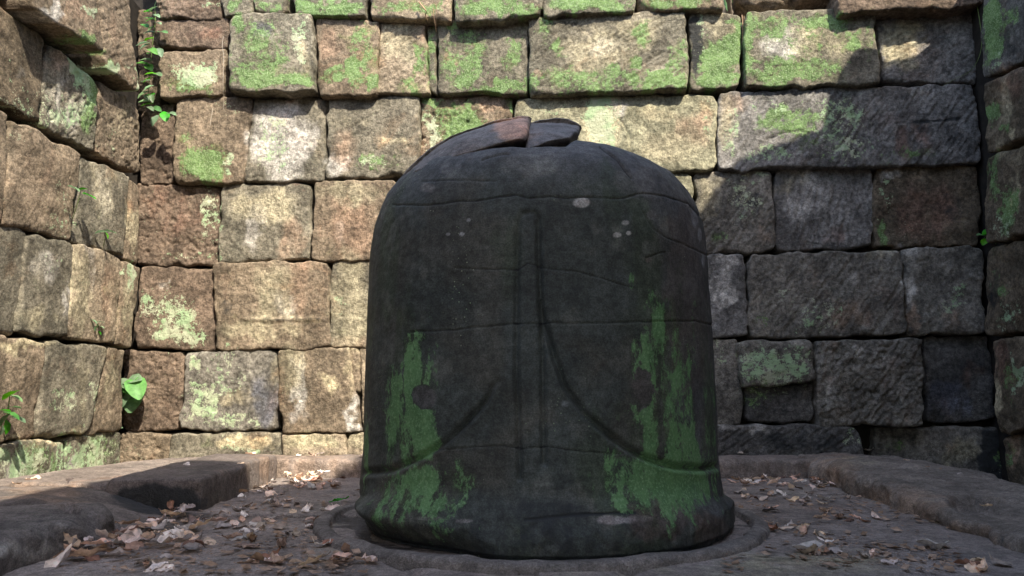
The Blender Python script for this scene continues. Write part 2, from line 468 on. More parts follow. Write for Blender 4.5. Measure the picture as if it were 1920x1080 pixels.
# ---- growth and stains of the rear wall, in photo pixels: kind, cx, cy, rx, ry, strength
PB = [
 ('R',1600,230,40,30,.3),('G',1700,290,60,12,.4),('P',1430,440,30,20,.4),('M',1400,340,40,12,.4),('G',1350,450,20,16,.4),('R',1560,440,30,16,.4),('L',1480,345,30,14,.5),('W',1700,470,40,8,.5),('P',1600,590,50,24,.4),('G',1440,600,40,14,.35),('W',1580,520,60,14,.25),('R',1680,700,30,50,.4),('W',1560,720,20,50,.3),('L',1650,480,30,10,.5),('P',1795,600,30,14,.4),('B',1780,740,40,30,.8),('R',1820,700,20,20,.5),('L',1800,850,30,30,.6),('G',1680,840,16,20,.4),('G',1880,860,10,20,.5),
 ('G',610,12,70,16,.75),('G',500,10,28,14,.6),('G',770,10,75,14,.6),('G',930,12,80,16,.85),('G',1100,8,80,12,.85),('G',1270,6,70,10,.7),
 ('M',395,8,20,12,.4),('G',440,8,12,12,.8),
 ('M',372,140,42,22,.85),('G',360,160,50,10,.6),('R',385,58,30,12,.6),
 ('G',490,100,52,60,.50),('G',500,150,75,16,.8),('G',447,45,12,18,.9),('M',565,80,14,50,.55),('Y',570,110,14,45,.6),('G',560,155,18,12,.9),('B',495,65,22,14,.6),
 ('G',680,90,26,60,.48),('G',665,135,20,22,.9),('G',630,140,22,14,.7),('P',620,85,22,30,.7),('G',695,155,14,18,.8),
 ('G',785,110,10,35,.6),('G',775,158,25,14,.7),('L',750,80,35,40,.8),('R',740,62,12,10,.7),('P',790,65,8,14,.8),
 ('G',808,110,9,55,.65),
 ('G',870,110,45,60,.50),('G',890,120,30,45,.65),('G',855,60,22,20,.6),('G',960,100,20,55,.50),('G',940,165,60,10,.75),('P',850,115,14,12,.7),('R',850,44,14,10,.7),
 ('G',1020,50,18,40,.5),('G',1050,95,14,18,.55),('G',1120,145,120,22,.55),('G',1200,65,16,22,.65),('G',1270,120,18,38,.55),('G',1185,110,14,14,.8),('G',1240,150,50,16,.8),('L',1120,100,60,40,.9),('L',1190,60,40,25,.8),('W',1130,90,40,16,.6),('G',1000,150,16,24,.6),('P',1013,140,12,12,.6),
 ('K',1302,80,14,60,.75),('G',1345,120,38,45,.95),('G',1378,80,12,45,1.0),('M',1318,60,8,60,.35),('L',1350,50,25,22,.7),('G',1340,148,45,12,.9),
 ('G',1455,50,50,22,.62),('G',1545,40,50,18,.65),('G',1405,90,12,60,.75),('G',1460,130,50,26,.68),('G',1590,75,28,22,.6),('G',1630,80,12,60,.45),('G',1530,130,60,25,.58),('W',1470,80,35,30,.6),('L',1540,75,60,30,.8),('G',1500,90,70,50,.3),
 ('L',1690,80,40,40,.95),('Y',1690,80,35,45,.8),
 ('G',352,290,14,34,.7),('G',385,305,42,30,.85),('M',430,310,12,24,.6),('M',415,205,30,20,.25),('K',400,240,50,12,.25),
 ('W',530,265,52,72,.95),('M',515,270,35,60,.45),('L',600,260,10,50,.3),('R',545,192,10,6,.6),
 ('G',700,308,40,12,.55),('M',700,310,30,10,.5),('P',650,280,28,40,.5),('W',632,310,18,18,.7),('Y',740,268,25,8,.5),('K',740,235,40,22,.30),('L',660,225,50,14,.4),
 ('G',870,250,50,55,.85),('M',805,245,16,40,.62),('G',812,192,22,7,1.0),('P',925,195,28,12,.6),('G',955,200,6,26,.7),('G',850,215,50,20,.5),
 ('M',1130,225,30,55,1.0),('Y',1130,225,34,60,.9),('M',1040,205,40,10,.4),('W',1160,205,22,14,.7),('Y',1230,215,40,12,.5),('P',1290,240,34,36,.55),('L',1250,280,60,30,.8),('M',1318,235,12,50,.3),('L',1120,195,30,14,.8),
 ('G',1480,225,60,30,.62),('M',1370,250,14,60,.45),('M',1440,200,50,20,.3),('M',1580,240,50,60,.52),('M',1440,290,50,22,.45),('G',1560,250,60,50,.35),('P',1380,200,30,22,.4),('L',1365,240,20,60,.5),('R',1710,270,34,36,.75),('R',1700,220,50,20,.4),('K',1760,240,60,50,.45),('G',1560,285,50,18,.35),
 ('L',1320,370,28,60,.6),('M',1400,370,30,50,.42),('K',1410,400,40,50,.5),
 ('W',1520,380,58,50,.55),('K',1600,380,30,60,.35),('K',1560,458,60,8,.45),
 ('R',1740,400,55,55,.7),('M',1660,380,18,40,.35),('G',1652,440,10,26,.75),('K',1790,380,30,60,.4),('W',1665,330,22,10,.6),
 ('M',392,395,20,48,.62),('M',350,480,50,10,.4),('M',400,480,20,12,.4),('R',330,400,50,40,.4),
 ('W',480,430,16,50,.6),('L',500,390,60,30,.8),('P',550,450,30,40,.55),('R',560,345,30,8,.6),
 ('P',665,430,50,60,.8),('L',650,365,60,22,.7),('W',640,440,14,22,.4),
 ('W',1358,492,24,12,1.1),('W',1360,555,18,14,1.2),('v',0,0,1,1,0),('W',1355,510,22,50,.5),
 ('M',1530,590,50,36,.38),('M',1470,560,14,14,.4),('R',1650,570,40,50,.35),('K',1470,520,60,40,.4),
 ('W',1706,540,10,26,.9),('P',1712,590,10,34,.8),('M',1790,560,22,30,.45),('K',1800,520,40,60,.4),
 ('M',330,600,42,46,.62),('M',280,570,22,30,.4),('M',340,630,50,16,.72),('W',310,540,12,8,.5),
 ('W',540,575,22,30,.75),('L',520,560,40,60,.7),('P',560,540,30,60,.55),('K',425,570,25,22,.45),('K',510,500,70,14,.35),('R',425,530,14,26,.4),('L',500,620,80,20,.7),('Y',560,598,60,5,.6),
 ('L',655,570,35,90,.9),('M',640,560,12,40,.35),('P',660,640,35,16,.7),
 ('M',385,755,40,40,.62),('M',430,790,60,16,.55),('M',370,680,16,16,.7),('M',430,700,40,50,.35),('B',495,750,22,50,.6),('K',440,700,70,30,.25),('Y',440,745,50,10,.4),
 ('W',560,730,14,60,.75),('Y',615,715,16,22,1.0),('K',600,740,16,50,.25),('L',545,690,30,40,.7),('Y',655,690,10,60,.5),('W',664,780,8,40,.7),
 ('M',1450,690,70,42,.62),('G',1420,730,30,30,.4),('G',1455,690,60,40,.25),('K',1460,770,80,14,.5),('M',1350,660,18,18,.5),('M',1420,750,24,14,.3),
 ('W',1620,660,80,8,.4),('K',1600,780,50,30,.3),('K',1800,680,60,50,.35),
 ('W',1390,806,60,8,.5),('K',1500,830,120,22,.6),('M',1600,820,20,14,.4),('K',1690,810,50,20,.5),('K',1860,850,30,60,.9),
 ('Y',460,830,50,14,.9),('M',430,840,25,12,.55),('M',475,845,18,8,.6),('L',590,830,60,16,1.0),('Y',590,832,60,16,.8),('L',680,830,30,16,.9),('M',275,860,40,20,.15),
]
PL = [
 ('W',95,10,12,30,.9),('P',130,20,30,20,.6),('G',150,70,26,14,.85),('M',165,15,20,10,.7),('G',190,95,12,12,.6),('M',215,125,22,10,.9),('G',205,120,16,14,.5),('M',258,140,8,40,.95),('P',200,60,30,50,.35),
 ('G',190,70,16,12,.1),
 ('K',55,110,50,60,.2),('M',60,190,70,30,.30),('M',60,120,50,40,.15),('W',20,130,30,10,.3),
 ('M',140,130,16,40,1.0),('G',165,190,14,60,.85),('M',155,170,16,60,.65),('M',120,215,50,26,.55),('P',110,110,16,30,.6),('W',120,190,35,50,.4),
 ('L',230,230,22,40,.5),('R',245,220,14,60,.3),('M',200,250,18,40,.2),
 ('M',110,400,40,50,.32),('P',70,310,50,40,.3),('M',60,260,50,20,.2),('K',20,400,30,30,.3),
 ('W',190,350,14,60,.5),('L',190,350,22,60,.6),('K',150,370,20,40,.2),
 ('L',245,420,10,60,.7),
 ('W',85,500,30,30,.45),('M',90,490,25,25,.25),('L',60,600,40,16,.5),('K',70,520,30,40,.15),('W',120,570,10,40,.6),
 ('L',150,550,16,80,.95),('P',205,560,22,80,.6),('L',215,540,14,80,.4),('W',165,500,8,50,.4),
 ('M',245,520,7,30,.8),('L',240,580,12,60,.6),
 ('Y',35,648,60,10,.8),('K',30,720,40,50,.15),('L',150,720,10,80,.4),('M',120,750,40,30,.42),('P',110,690,30,12,.4),('M',175,740,8,30,.5),('L',205,720,14,60,.6),
 ('M',30,870,60,36,.62),('G',60,870,60,34,.50),('M',110,850,14,50,.6),('M',170,860,50,45,.66),('G',185,850,34,40,.50),('Y',160,815,40,8,.6),('W',135,880,10,30,.9),('W',10,880,20,30,.6),
 ('Y',60,825,50,6,.8),
]
PR = [
 ('G',1868,50,24,60,1.0),('G',1890,30,40,30,.5),('M',1880,110,16,22,.4),('K',1905,90,20,30,.6),
 ('P',1895,160,16,40,.7),('L',1895,185,14,50,.6),('G',1865,205,18,20,.85),('G',1885,235,18,10,.6),('Y',1912,235,8,8,.8),('R',1915,150,12,40,.6),
 ('G',1870,330,14,45,.6),('G',1900,390,16,40,.8),('Y',1912,360,7,40,.8),('M',1890,420,26,24,.4),('L',1890,280,30,18,.5),
 ('M',1905,580,20,36,.45),('G',1890,540,12,16,.5),('K',1870,540,20,60,.5),('G',1870,500,16,60,.25),
 ('R',1885,680,22,40,.9),('P',1856,690,5,30,.9),('Y',1873,740,9,40,1.0),('M',1912,700,8,40,.7),('G',1900,720,12,50,.4),
 ('P',1905,850,12,30,.8),('G',1895,860,10,20,.6),
]
# rear wall stones: TL TR BR BL, protrusion, style, tint
BB = [
 ((272,-120, 410,-120, 412,34, 298,33), .09,'x','r'), ((414,-110, 470,-110, 474,26, 416,33), .10,'','g'), ((474,-110,542,-110,538,22,477,23), .09,'','g'),
 ((546,-115,688,-112,686,30,552,26), .12,'','g'), ((692,-115,846,-112,846,36,694,32), .12,'','t'), ((850,-115,1015,-112,1014,30,852,39), .13,'','g'),
 ((1018,-110,1192,-108,1190,20,1018,28), .12,'','g'), ((1196,-108,1352,-108,1355,16,1196,18), .10,'c','b'),
 ((1566,-120,1860,-140,1850,8,1572,24), .14,'u','r'),
 ((258,20,300,20,298,206,258,208), -.035,'x','m'), ((285,39, 428,33, 427,92, 300,88), .075,'','r'), ((298,96,422,93,418,176,300,182), .07,'','b'),
 ((432,28,584,24,588,174,426,168), .125,'','g'), ((593,30,711,40,703,177,598,178), .085,'','b'), ((712,44,797,46,803,174,707,175), .06,'c','t'),
 ((799,48,819,48,818,176,806,166), .035,'','g'), ((821,36,988,38,990,174,821,174), .055,'','g'), ((992,32,1285,17,1292,166,991,176), .085,'c','g'),
 ((1291,18,1388,27,1388,164,1296,168), .05,'','g'), ((1398,22,1641,12,1653,156,1399,162), .075,'','g'), ((1646,40,1828,6,1832,156,1657,150), .03,'c','v'),
 ((262,212,330,188,324,342,262,342), .005,'x','r'), ((334,186,472,180,456,342,322,340), .045,'','b'), ((474,184,612,183,608,340,458,341), .035,'','g'),
 ((616,182,786,180,785,331,612,335), .035,'','g'), ((790,180,960,180,962,330,788,330), .005,'x','b'), ((964,184,1342,177,1345,318,966,332), .03,'','l'),
 ((1347,174,1825,158,1842,306,1347,317), .035,'c','v'),
 ((258,344,411,350,408,496,255,498), .0,'x','r'), ((415,344,583,346,580,488,408,491), .02,'','g'), ((590,340,742,338,742,487,584,488), .03,'','b'),
 ((745,336,1000,332,1000,480,745,486), .01,'','g'), ((1003,332,1299,324,1299,478,1003,480), .01,'','l'),
 ((1304,321,1450,318,1452,473,1304,476), .0,'c','o'), ((1453,318,1637,315,1639,462,1455,471), -.015,'c','v'), ((1640,312,1836,308,1838,461,1641,463), .0,'u','m'),
 ((262,500,398,503,401,656,251,653), .0,'','r'), ((400,492,618,490,615,653,403,656), .025,'','b'), ((620,490,752,488,752,649,618,650), .01,'','g'),
 ((755,488,1000,484,1000,640,755,648), .0,'','g'), ((1003,482,1322,478,1322,634,1003,640), .0,'','o'),
 ((1325,480,1396,478,1402,626,1325,634), .015,'','v'), ((1403,476,1688,470,1700,629,1406,633), .01,'c','o'), ((1692,466,1840,462,1846,622,1704,629), .0,'u','o'),
 ((230,655,346,661,336,807,229,808), -.01,'x','r'), ((348,658,518,655,521,806,336,806), .015,'c','o'), ((521,656,655,652,673,811,524,812), .02,'','b'),
 ((656,652,673,650,674,734,662,736), .0,'','b'), ((675,650,800,648,800,806,682,806), .0,'','t'), ((803,648,1060,644,1060,804,803,806), .0,'','g'), ((1063,644,1324,638,1326,798,1063,804), .0,'','g'),
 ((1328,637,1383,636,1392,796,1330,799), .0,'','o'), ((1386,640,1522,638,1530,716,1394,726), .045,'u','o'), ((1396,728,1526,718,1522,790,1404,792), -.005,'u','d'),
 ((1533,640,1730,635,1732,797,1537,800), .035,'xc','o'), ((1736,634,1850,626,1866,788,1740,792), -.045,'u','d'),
 ((222,810,319,813,308,960,212,960), .0,'x','b'), ((321,812,526,812,530,960,316,960), .01,'c','g'), ((529,815,648,815,650,960,532,960), .01,'','t'),
 ((650,813,860,811,860,960,652,960), .005,'','t'), ((862,810,1120,806,1120,950,862,950), .0,'','g'), ((1122,806,1336,802,1338,950,1122,950), .0,'','o'),
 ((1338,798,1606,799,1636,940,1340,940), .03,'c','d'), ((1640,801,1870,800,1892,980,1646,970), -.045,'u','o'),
]
BL = [
 ((-300,-200,55,-60,75,12,-300,-120), .02,'','m'),
 ((52,-90,172,-70,198,100,66,16), .115,'','b'), ((174,-75,236,-30,262,172,199,128), .06,'c','b'),
 ((-330,-210,-100,-60,-96,120,-330,30), .0,'','g'), ((-98,-60,86,74,74,232,-96,124), .015,'u','m'), ((92,80,186,152,178,284,76,236), .02,'xu','g'), ((189,152,262,202,262,326,180,288), .0,'x','b'),
 ((-330,36,-140,100,-140,330,-330,300), .0,'','g'), ((-138,130,18,214,4,416,-138,345), .01,'','b'), ((22,222,151,290,134,450,6,418), .015,'u','b'), ((155,292,244,332,231,477,136,454), .0,'','g'), ((246,336,260,346,258,494,233,487), -.01,'','b'),
 ((-330,310,-160,350,-160,590,-330,580), .0,'','g'), ((-158,350,50,438,32,627,-158,590), .0,'u','g'), ((51,438,137,457,129,632,34,624), .015,'','g'), ((138,457,229,482,216,643,131,636), .02,'','t'), ((231,488,262,506,247,652,218,644), .005,'','b'),
 ((-330,596,-120,610,-120,840,-330,860), .0,'','g'), ((-118,612,86,640,67,822,-118,838), .01,'u','b'), ((89,641,202,651,166,811,68,820), .02,'','g'), ((204,651,232,656,228,807,168,812), .01,'u','b'),
 ((-330,866,-120,846,-140,1010,-330,1040), .0,'','g'), ((-118,846,122,823,116,960,-150,1000), .02,'u','g'), ((125,819,228,810,215,940,120,955), .0,'u','g'),
]
BR_ = [
 ((1841,-20,2080,-160,2080,40,1842,148), .03,'','d'), ((1845,158,2070,60,2060,190,1848,290), .03,'u','m'), ((1848,298,2060,215,2060,400,1850,457), .02,'','m'),
 ((1849,466,2060,420,2060,595,1850,634), .0,'u','m'), ((1852,642,2060,615,2060,800,1872,812), .03,'u','m'), ((1882,818,2060,812,2060,1040,1900,960), .0,'u','m'),
]
back_wall = thing('stone_wall', 'rear wall of big mossy sandstone blocks, sunlit at left and shaded at right', 'wall', (XL, YL, -.1))
left_wall = thing('stone_wall', 'left side wall of pale pitted stone blocks receding to the rear corner in full sun', 'wall', (XL, 1.0, -.1))
right_wall = thing('stone_wall', 'right side wall, a narrow strip of dark green stained stones at the right edge', 'wall', (XR, 1.0, -.1))
sd0 = 1
special_cracks = {
  26: [([(1165,225),(1180,250),(1184,270),(1186,290)], 2, .010)],
  27: [([(1440,262),(1470,250),(1500,245),(1520,252)], 1.8, .006), ([(1680,232),(1750,228),(1800,222)], 1.5, .004)],
  24: [([(618,258),(650,245),(690,222),(720,205)], 1.8, .005)],
  37: [([(460,598),(520,600),(600,598)], 4, -.010)],
  25: [([(845,225),(842,245),(850,262)], 2, .010)],
}
for i, (q, pr, stl, ti) in enumerate(BB):
    wall_block(FR_B, q, pr, stl, ti, back_wall, sd0 + i, PB, cracks=special_cracks.get(i),
               amp=.8, spacing=.0085 if 740 < q[0] < 1300 and q[1] > 320 else .0068)
for i, (q, pr, stl, ti) in enumerate(BL):
    wall_block(FR_L, q, pr, stl, ti, left_wall, 100 + i, PL, spacing=.02 if q[0] < -120 else .0065, round_=.012, amp=.62)
for i, (q, pr, stl, ti) in enumerate(BR_):
    wall_block(FR_R, q, pr, stl, ti, right_wall, 150 + i, PR, spacing=.0075, round_=.018, amp=1.0)

def poly_prism(name, pts, thick_dir, mat, parent):
    """closed prism from a planar outline"""
    n = len(pts); V = [tuple(p) for p in pts] + [tuple(np.asarray(p) + thick_dir) for p in pts]
    Fc = [tuple(range(n)), tuple(range(2 * n - 1, n - 1, -1))] + [(i, i + n, (i + 1) % n + n, (i + 1) % n) for i in range(n)]
    me = mesh(name, V, Fc, False)
    import bmesh
    bm = bmesh.new(); bm.from_mesh(me); bmesh.ops.recalc_face_normals(bm, faces=bm.faces); bm.to_mesh(me); bm.free()
    o = link(name, me, mat, parent)
    if parent is not None: o.location = -Vector(parent.location)
    return o

# rubble core behind the facing stones
def along(frame, s, z, off): 
    O, A, B, N = frame
    return O + A * s + np.array([0, 0, z]) + N * off
WB = np.linalg.norm([XR - XL, YR - YL])
def zat(frame, px, py, off=-.06):
    O, A, B, N = frame
    p = on_plane(px, py, O, N, off); return float((p - O) @ A), float(p[2])
s1, z1 = zat(FR_B, 1356, 10); s2, z2 = zat(FR_B, 1400, 40); s3, _ = zat(FR_B, 1575, 0)
ztop = 2.75
poly_prism('wall_core', [along(FR_B, -.3, -.3, -.11), along(FR_B, -.3, ztop, -.11), along(FR_B, s1 - .03, ztop, -.11), along(FR_B, s1 - .02, z2 - .03, -.11),
                         along(FR_B, s3 + .05, z2 - .03, -.11), along(FR_B, s3 + .08, ztop, -.11), along(FR_B, WB + .3, ztop, -.11), along(FR_B, WB + .3, -.3, -.11)],
           FR_B[3] * -.55, M_CORE, back_wall)

# loose broken stones on top of the rear wall in the gap
def rock(name, c, r, seed, mat, tint, sq=(1, 1, 1), parent=None, res=26, amp=.22, flat=0):
    th = np.linspace(0, math.pi, res); ph = np.linspace(0, 2 * math.pi, res * 2, endpoint=False)
    T_, P_ = np.meshgrid(th, ph, indexing='ij')
    n = np.stack([np.sin(T_) * np.cos(P_), np.sin(T_) * np.sin(P_), np.cos(T_)], -1).reshape(-1, 3)
    n2 = np.sign(n) * np.abs(n) ** .75
    d = 1 + amp * fbm(n * 1.6 + seed, 3) + .05 * fbm(n * 6 + seed, 3)
    V = n2 * d[:, None] * np.array(r)
    if flat: V[:, 2] = np.maximum(V[:, 2], -r[2] * flat)
    k = res * 2
    Fc = []
    for i in range(res - 1):
        for j in range(k):
            Fc.append((i * k + j, (i + 1) * k + j, (i + 1) * k + (j + 1) % k, i * k + (j + 1) % k))
    T = np.tile(np.array(TINT[tint]), (len(V), 1)) * (1 + .2 * fbm(V * 8 + seed, 2))[:, None]
    me = mesh(name, V, np.array(Fc), True, dict(tint=np.c_[T, np.ones(len(T))], growth=np.tile([0, 0, .1, 1], (len(V), 1))))
    return link(name, me, mat, parent, c)
def on_wall(frame, px, py, off):
    O, A, B, N = frame
    return on_plane(px, py, O, N, off)
for i, (px, py, r, ti, lab) in enumerate([
        (1432, 4, (.16, .14, .10), 'b', 'rounded brown stone lying on the wall top beside the sky gap'),
        (1515, 0, (.16, .15, .08), 'r', 'reddish flat stone on the wall top between gap and overhanging block')]):
    p = on_wall(FR_B, px, py, -.1)
    tag(rock('loose_stone', Vector(p), r, 5 + i, M_STONE, ti), lab, 'stone')

# walls outside the frame; right and front tops are shaped to cast the shade
RB = [(1775,35),(1745,80),(1715,105),(1700,109),(1650,107),(1590,115),(1575,140),(1555,170),(1548,210),(1543,240),(1500,255),(1440,275),(1385,295),(1350,335),(1320,380),(1290,420),(1150,520),(1000,630),(850,735),(760,800)]
YF = -.6; XW = XR + .08
prof_R, prof_F = [], []
def shoot(P):
    tx = (XW - P[0]) / SUN[0]; y = P[1] + SUN[1] * tx
    if y > YF: prof_R.append((y, P[2] + SUN[2] * tx))
    else:
        ty = (YF - P[1]) / SUN[1]; prof_F.append((P[0] + SUN[0] * ty, P[2] + SUN[2] * ty))
for (a, b_) in RB: shoot(on_plane(a, b_, FR_B[0], FR_B[3], .04))
for (a, b_, z_) in [(700,846,.08),(683,862,.08),(640,878,.04),(600,902,0),(570,910,0),(520,905,0),(488,886,.08),(455,880,.08),(360,873,.08),(290,887,.08),(230,897,.08),(185,901,.09),(120,911,.09),(60,918,.09),(48,932,.09),(0,938,.09)]:
    x_, y_ = gx(a, b_, z_); shoot(np.array([x_, y_, z_]))
prof_F = sorted(prof_F); prof_R = sorted(prof_R)
FX = np.array([p[0] for p in prof_F]); FZ = np.array([p[1] for p in prof_F])
RY = np.array([p[0] for p in prof_R]); RZ = np.array([p[1] for p in prof_R])
# made-up opening in the front wall, added to let sun onto the linga's cap
hc = []
for (a, b_) in [(932, 224), (990, 224), (965, 262)]:
    P = on_plane(a, b_, np.array([0, 2.10, 0]), np.array([0, 1.0, 0]))
    ty = (YF - P[1]) / SUN[1]; hc.append((P[0] + SUN[0] * ty, P[2] + SUN[2] * ty))
hx0, hx1 = hc[0][0], hc[1][0]; hz1 = hc[0][1]; hz0 = hc[2][1]
def strips(y0, y1, x0, x1, step, topf, openings):
    """a wall as upright prisms side by side, with openings (x0,x1,z0,z1)"""
    V, Fc = [], []
    xs = list(np.arange(x0, x1, step)) + [x1]
    for o_ in openings: xs += [o_[0], o_[1]]
    xs = sorted(set(xs))
    for a, b_ in zip(xs[:-1], xs[1:]):
        m = (a + b_) / 2
        segs = [(-.3, None)]
        cuts = sorted([(o_[2], o_[3]) for o_ in openings if o_[0] <= m <= o_[1]])
        lows = [-.3] + [c[1] for c in cuts]; highs = [c[0] for c in cuts] + [None]
        for lo, hi in zip(lows, highs):
            ta, tb = (topf(a), topf(b_)) if hi is None else (hi, hi)
            if min(ta, tb) <= lo + .01: continue
            i = len(V)
            V += [(a, y0, lo), (b_, y0, lo), (b_, y1, lo), (a, y1, lo), (a, y0, ta), (b_, y0, tb), (b_, y1, tb), (a, y1, ta)]
            Fc += [(i, i + 1, i + 5, i + 4), (i + 2, i + 3, i + 7, i + 6), (i + 4, i + 5, i + 6, i + 7), (i + 3, i + 2, i + 1, i),
                   (i + 1, i + 2, i + 6, i + 5), (i, i + 4, i + 7, i + 3)]
    return V, Fc
front_wall = thing('stone_wall', 'unseen entrance wall with doorway behind the viewer, its top shaped to throw the shade', 'wall', (0, YF, -.1))
V, Fc = strips(YF - .5, YF, XL - .5, XR + .6, .07, lambda x: float(np.interp(x, FX, FZ)),
               [(-.5, .5, -.31, 1.9), (hx0, hx1, hz0, hz1)])
o = link('wall_body', mesh('wall_body', V, Fc, False), M_OUTER, front_wall); o.location = -Vector(front_wall.location)
# right wall body
V, Fc = strips(0, .6, YF, YR + .6, .06, lambda y: float(np.interp(y, RY, RZ)) if y <= RY[-1] else float(RZ[-1] + .1), [])
V = [(XW + v[1], v[0], v[2]) for v in V]; Fc = [f[::-1] for f in Fc]
o = link('wall_core', mesh('wall_core', V, Fc, False), M_CORE, right_wall); o.location = -Vector(right_wall.location)
V, Fc = strips(-.55, 0, YF, YL + .5, .3, lambda y: 2.55 + .1 * math.sin(y * 2.1), [])
V = [(XL - .19 + v[1], v[0], v[2]) for v in V]; Fc = [f[::-1] for f in Fc]
o = link('wall_core', mesh('wall_core', V, Fc, False), M_CORE, left_wall); o.location = -Vector(left_wall.location)
# plain facing stones of the side walls nearer than the frame
def fill_courses(frame, s0, s1, parent, seed, zs, sgn=1, prot=0.0):
    k = 0
    for a, b_ in zip(zs[:-1], zs[1:]):
        s = s0 + (.0 if k % 2 else -.12)
        while s < s1 - .05:
            wd_ = .38 + .22 * rng.rand(); e = min(s + wd_, s1)
            block('stone_block', frame, [(s + .006, b_ - .006), (e - .006, b_ - .006), (e - .006, a + .006), (s + .006, a + .006)], None, prot + .02 * rng.rand(), '',
                  random.choice('bgogm'), parent, M_STONE, seed + k, (), spacing=.05)
            s = e; k += 1
fill_courses(FR_L, -4.5, -1.95, left_wall, 300, [-.15, .25, .62, 1.0, 1.38, 1.78, 2.2, 2.6])
fill_courses(FR_R, -4.3, -1.1, right_wall, 400, [-.15, .25, .62, 1.0, 1.38, 1.78, 2.2, 2.6])

# ------------------------------------------------------------------ ground
gm = mesh('ground', [(-400, -400, -.16), (400, -400, -.16), (400, 400, -.16), (-400, 400, -.16)], [(0, 1, 2, 3)], False)
g = link('ground', gm, M_EARTH); g['kind'] = 'structure'
FR_F = (np.array([0, 0, 0.0]), np.array([1.0, 0, 0]), np.array([0, 1.0, 0]), Z3)
floor = bpy.data.objects.new('floor', None); C.objects.link(floor); floor['kind'] = 'structure'; floor.location = (0, 2, 0)
PF = [('L',1500,1065,180,30,.6),('P',1500,1060,120,16,.5),('W',1380,1050,90,30,.25),('L',640,1000,100,60,.25),('P',480,1070,120,40,.3),('L',1100,1075,300,16,.4),('K',640,1075,60,10,.4),('L',1560,930,120,20,.2)]
FTINT = (.27, .225, .20); FT2 = (.26, .215, .192)
def slab(q, z, tint, seed, parent=floor, name='floor_slab', **kw):
    kw.setdefault('round_', .007); kw.setdefault('corner', .004); kw.setdefault('warp', .005); kw.setdefault('amp', .35)
    kw.setdefault('depth', .06); kw.setdefault('spacing', .012)
    return block(name, FR_F, q, None, z, kw.pop('style', ''), tint, parent, M_FLOOR, seed, kw.pop('blobs', PF), **kw)
slab([(-1.35,2.405),(.02,2.40),(.02,.45),(-1.35,.45)], -.004, FTINT, 501, cracks=[([(676,985),(690,1018),(730,1050),(790,1078)], 7, .016), ([(375,1000),(385,1020),(372,1045),(375,1080)], 2.5, .004)])
slab([(.03,2.93),(1.6,2.95),(1.6,.45),(.03,.45)], -.002, FT2, 502, cracks=[([(1370,1030),(1440,1010),(1500,985),(1600,970)], 3, .003), ([(1170,1075),(1240,1050),(1310,1035),(1400,1020)], 7, .016)])
slab([(-1.35,2.69),(.02,2.69),(.02,2.418),(-1.35,2.424)], .002, FTINT, 503)
slab([(-1.35,3.55),(.02,3.55),(.02,2.705),(-1.35,2.715)], -.003, FT2, 504)
slab([(.03,3.55),(1.6,3.55),(1.6,2.962),(.03,2.945)], -.001, FTINT, 505)
bs = mesh('floor_bedding', [(-1.45, -.6, -.05), (1.6, -.6, -.05), (1.6, 3.55, -.05), (-1.45, 3.55, -.05)], [(0, 1, 2, 3)], False)
o = link('floor_bedding', bs, M_CORE, floor); o.location = -Vector(floor.location)
slab([(-2.3,.45),(2.5,.45),(2.5,-.6),(-2.3,-.6)], -.004, FTINT, 506, spacing=.05)

# kerb stones round the basin
def kerb(label, q, z, tint, seed, **kw):
    kw.setdefault('nskirt', 7); kw.setdefault('depth', z + .04); kw.setdefault('spacing', .011)
    kw.setdefault('round_', .022); kw.setdefault('warp', .014); kw.setdefault('amp', .7); kw.setdefault('corner', .02)
    o = slab(q, z, tint, seed, parent=None, name='kerb_stone', **kw)
    tag(o, label, 'kerb stone', 'kerb stones around the linga basin')
    return o
PK = [('K',300,938,92,26,.95),('P',1570,885,44,30,.7),('P',1680,945,90,34,.65),('P',1800,1000,80,16,.5),('L',1600,870,60,10,.4),('W',40,1030,60,14,.5),('W',130,985,40,10,.35),  # K entry darkens the front face of block A
      ('P',90,925,80,20,.5),('P',560,870,120,30,.45),('R',100,1070,10,10,0),('W',520,860,60,6,.2)]
KT = (.215, .175, .152)
A0, A1, A2, A3 = gx(308, 869, .08), gx(500, 868, .08), gx(480, 884, .08), gx(372, 905, .08)
yb = gx(683, 862, .08)[1]
kerb('long rear kerb slab behind the linga, its left end in sunlight', [(-1.50, yb + .24), (1.35, yb + .235), (1.32, yb), (-1.42, yb + .01)], .08, KT, 520, blobs=PK, round_=.02, depth=.12)
# left: block A, raised with a sharp dark front
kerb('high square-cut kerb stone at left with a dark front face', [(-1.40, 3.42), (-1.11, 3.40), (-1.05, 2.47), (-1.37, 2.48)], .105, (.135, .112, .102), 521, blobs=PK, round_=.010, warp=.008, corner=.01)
kerb('low pale sunlit kerb slab at far left near the side wall', [(-1.60, 3.44), (-1.42, 3.40), (-1.39, 2.50), (-1.88, 2.50)], .088, KT, 523, blobs=PK, round_=.02)
kerb('thin sloping slab running down before the square-cut kerb stone', [(-1.98, 2.485), (-.98, 2.455), (-1.02, 2.155), (-2.12, 2.155)], .080, (.145, .122, .11), 525, blobs=PK, round_=.02, hfun=lambda s, t: -.082 * sstep(-1.45, -1.06, s))
kerb('broad worn kerb slab filling the bottom left corner', [(-2.12, 2.145), (-1.11, 2.14), (-1.15, 1.0), (-2.12, 1.0)], .078, (.140, .122, .112), 522, blobs=PK, round_=.04, corner=.04, warp=.022, amp=1.2,
     hole=[(130, 958, 12, 6, .03)], cracks=[([(0, 977), (60, 975), (120, 968), (200, 962)], 3, .006)])
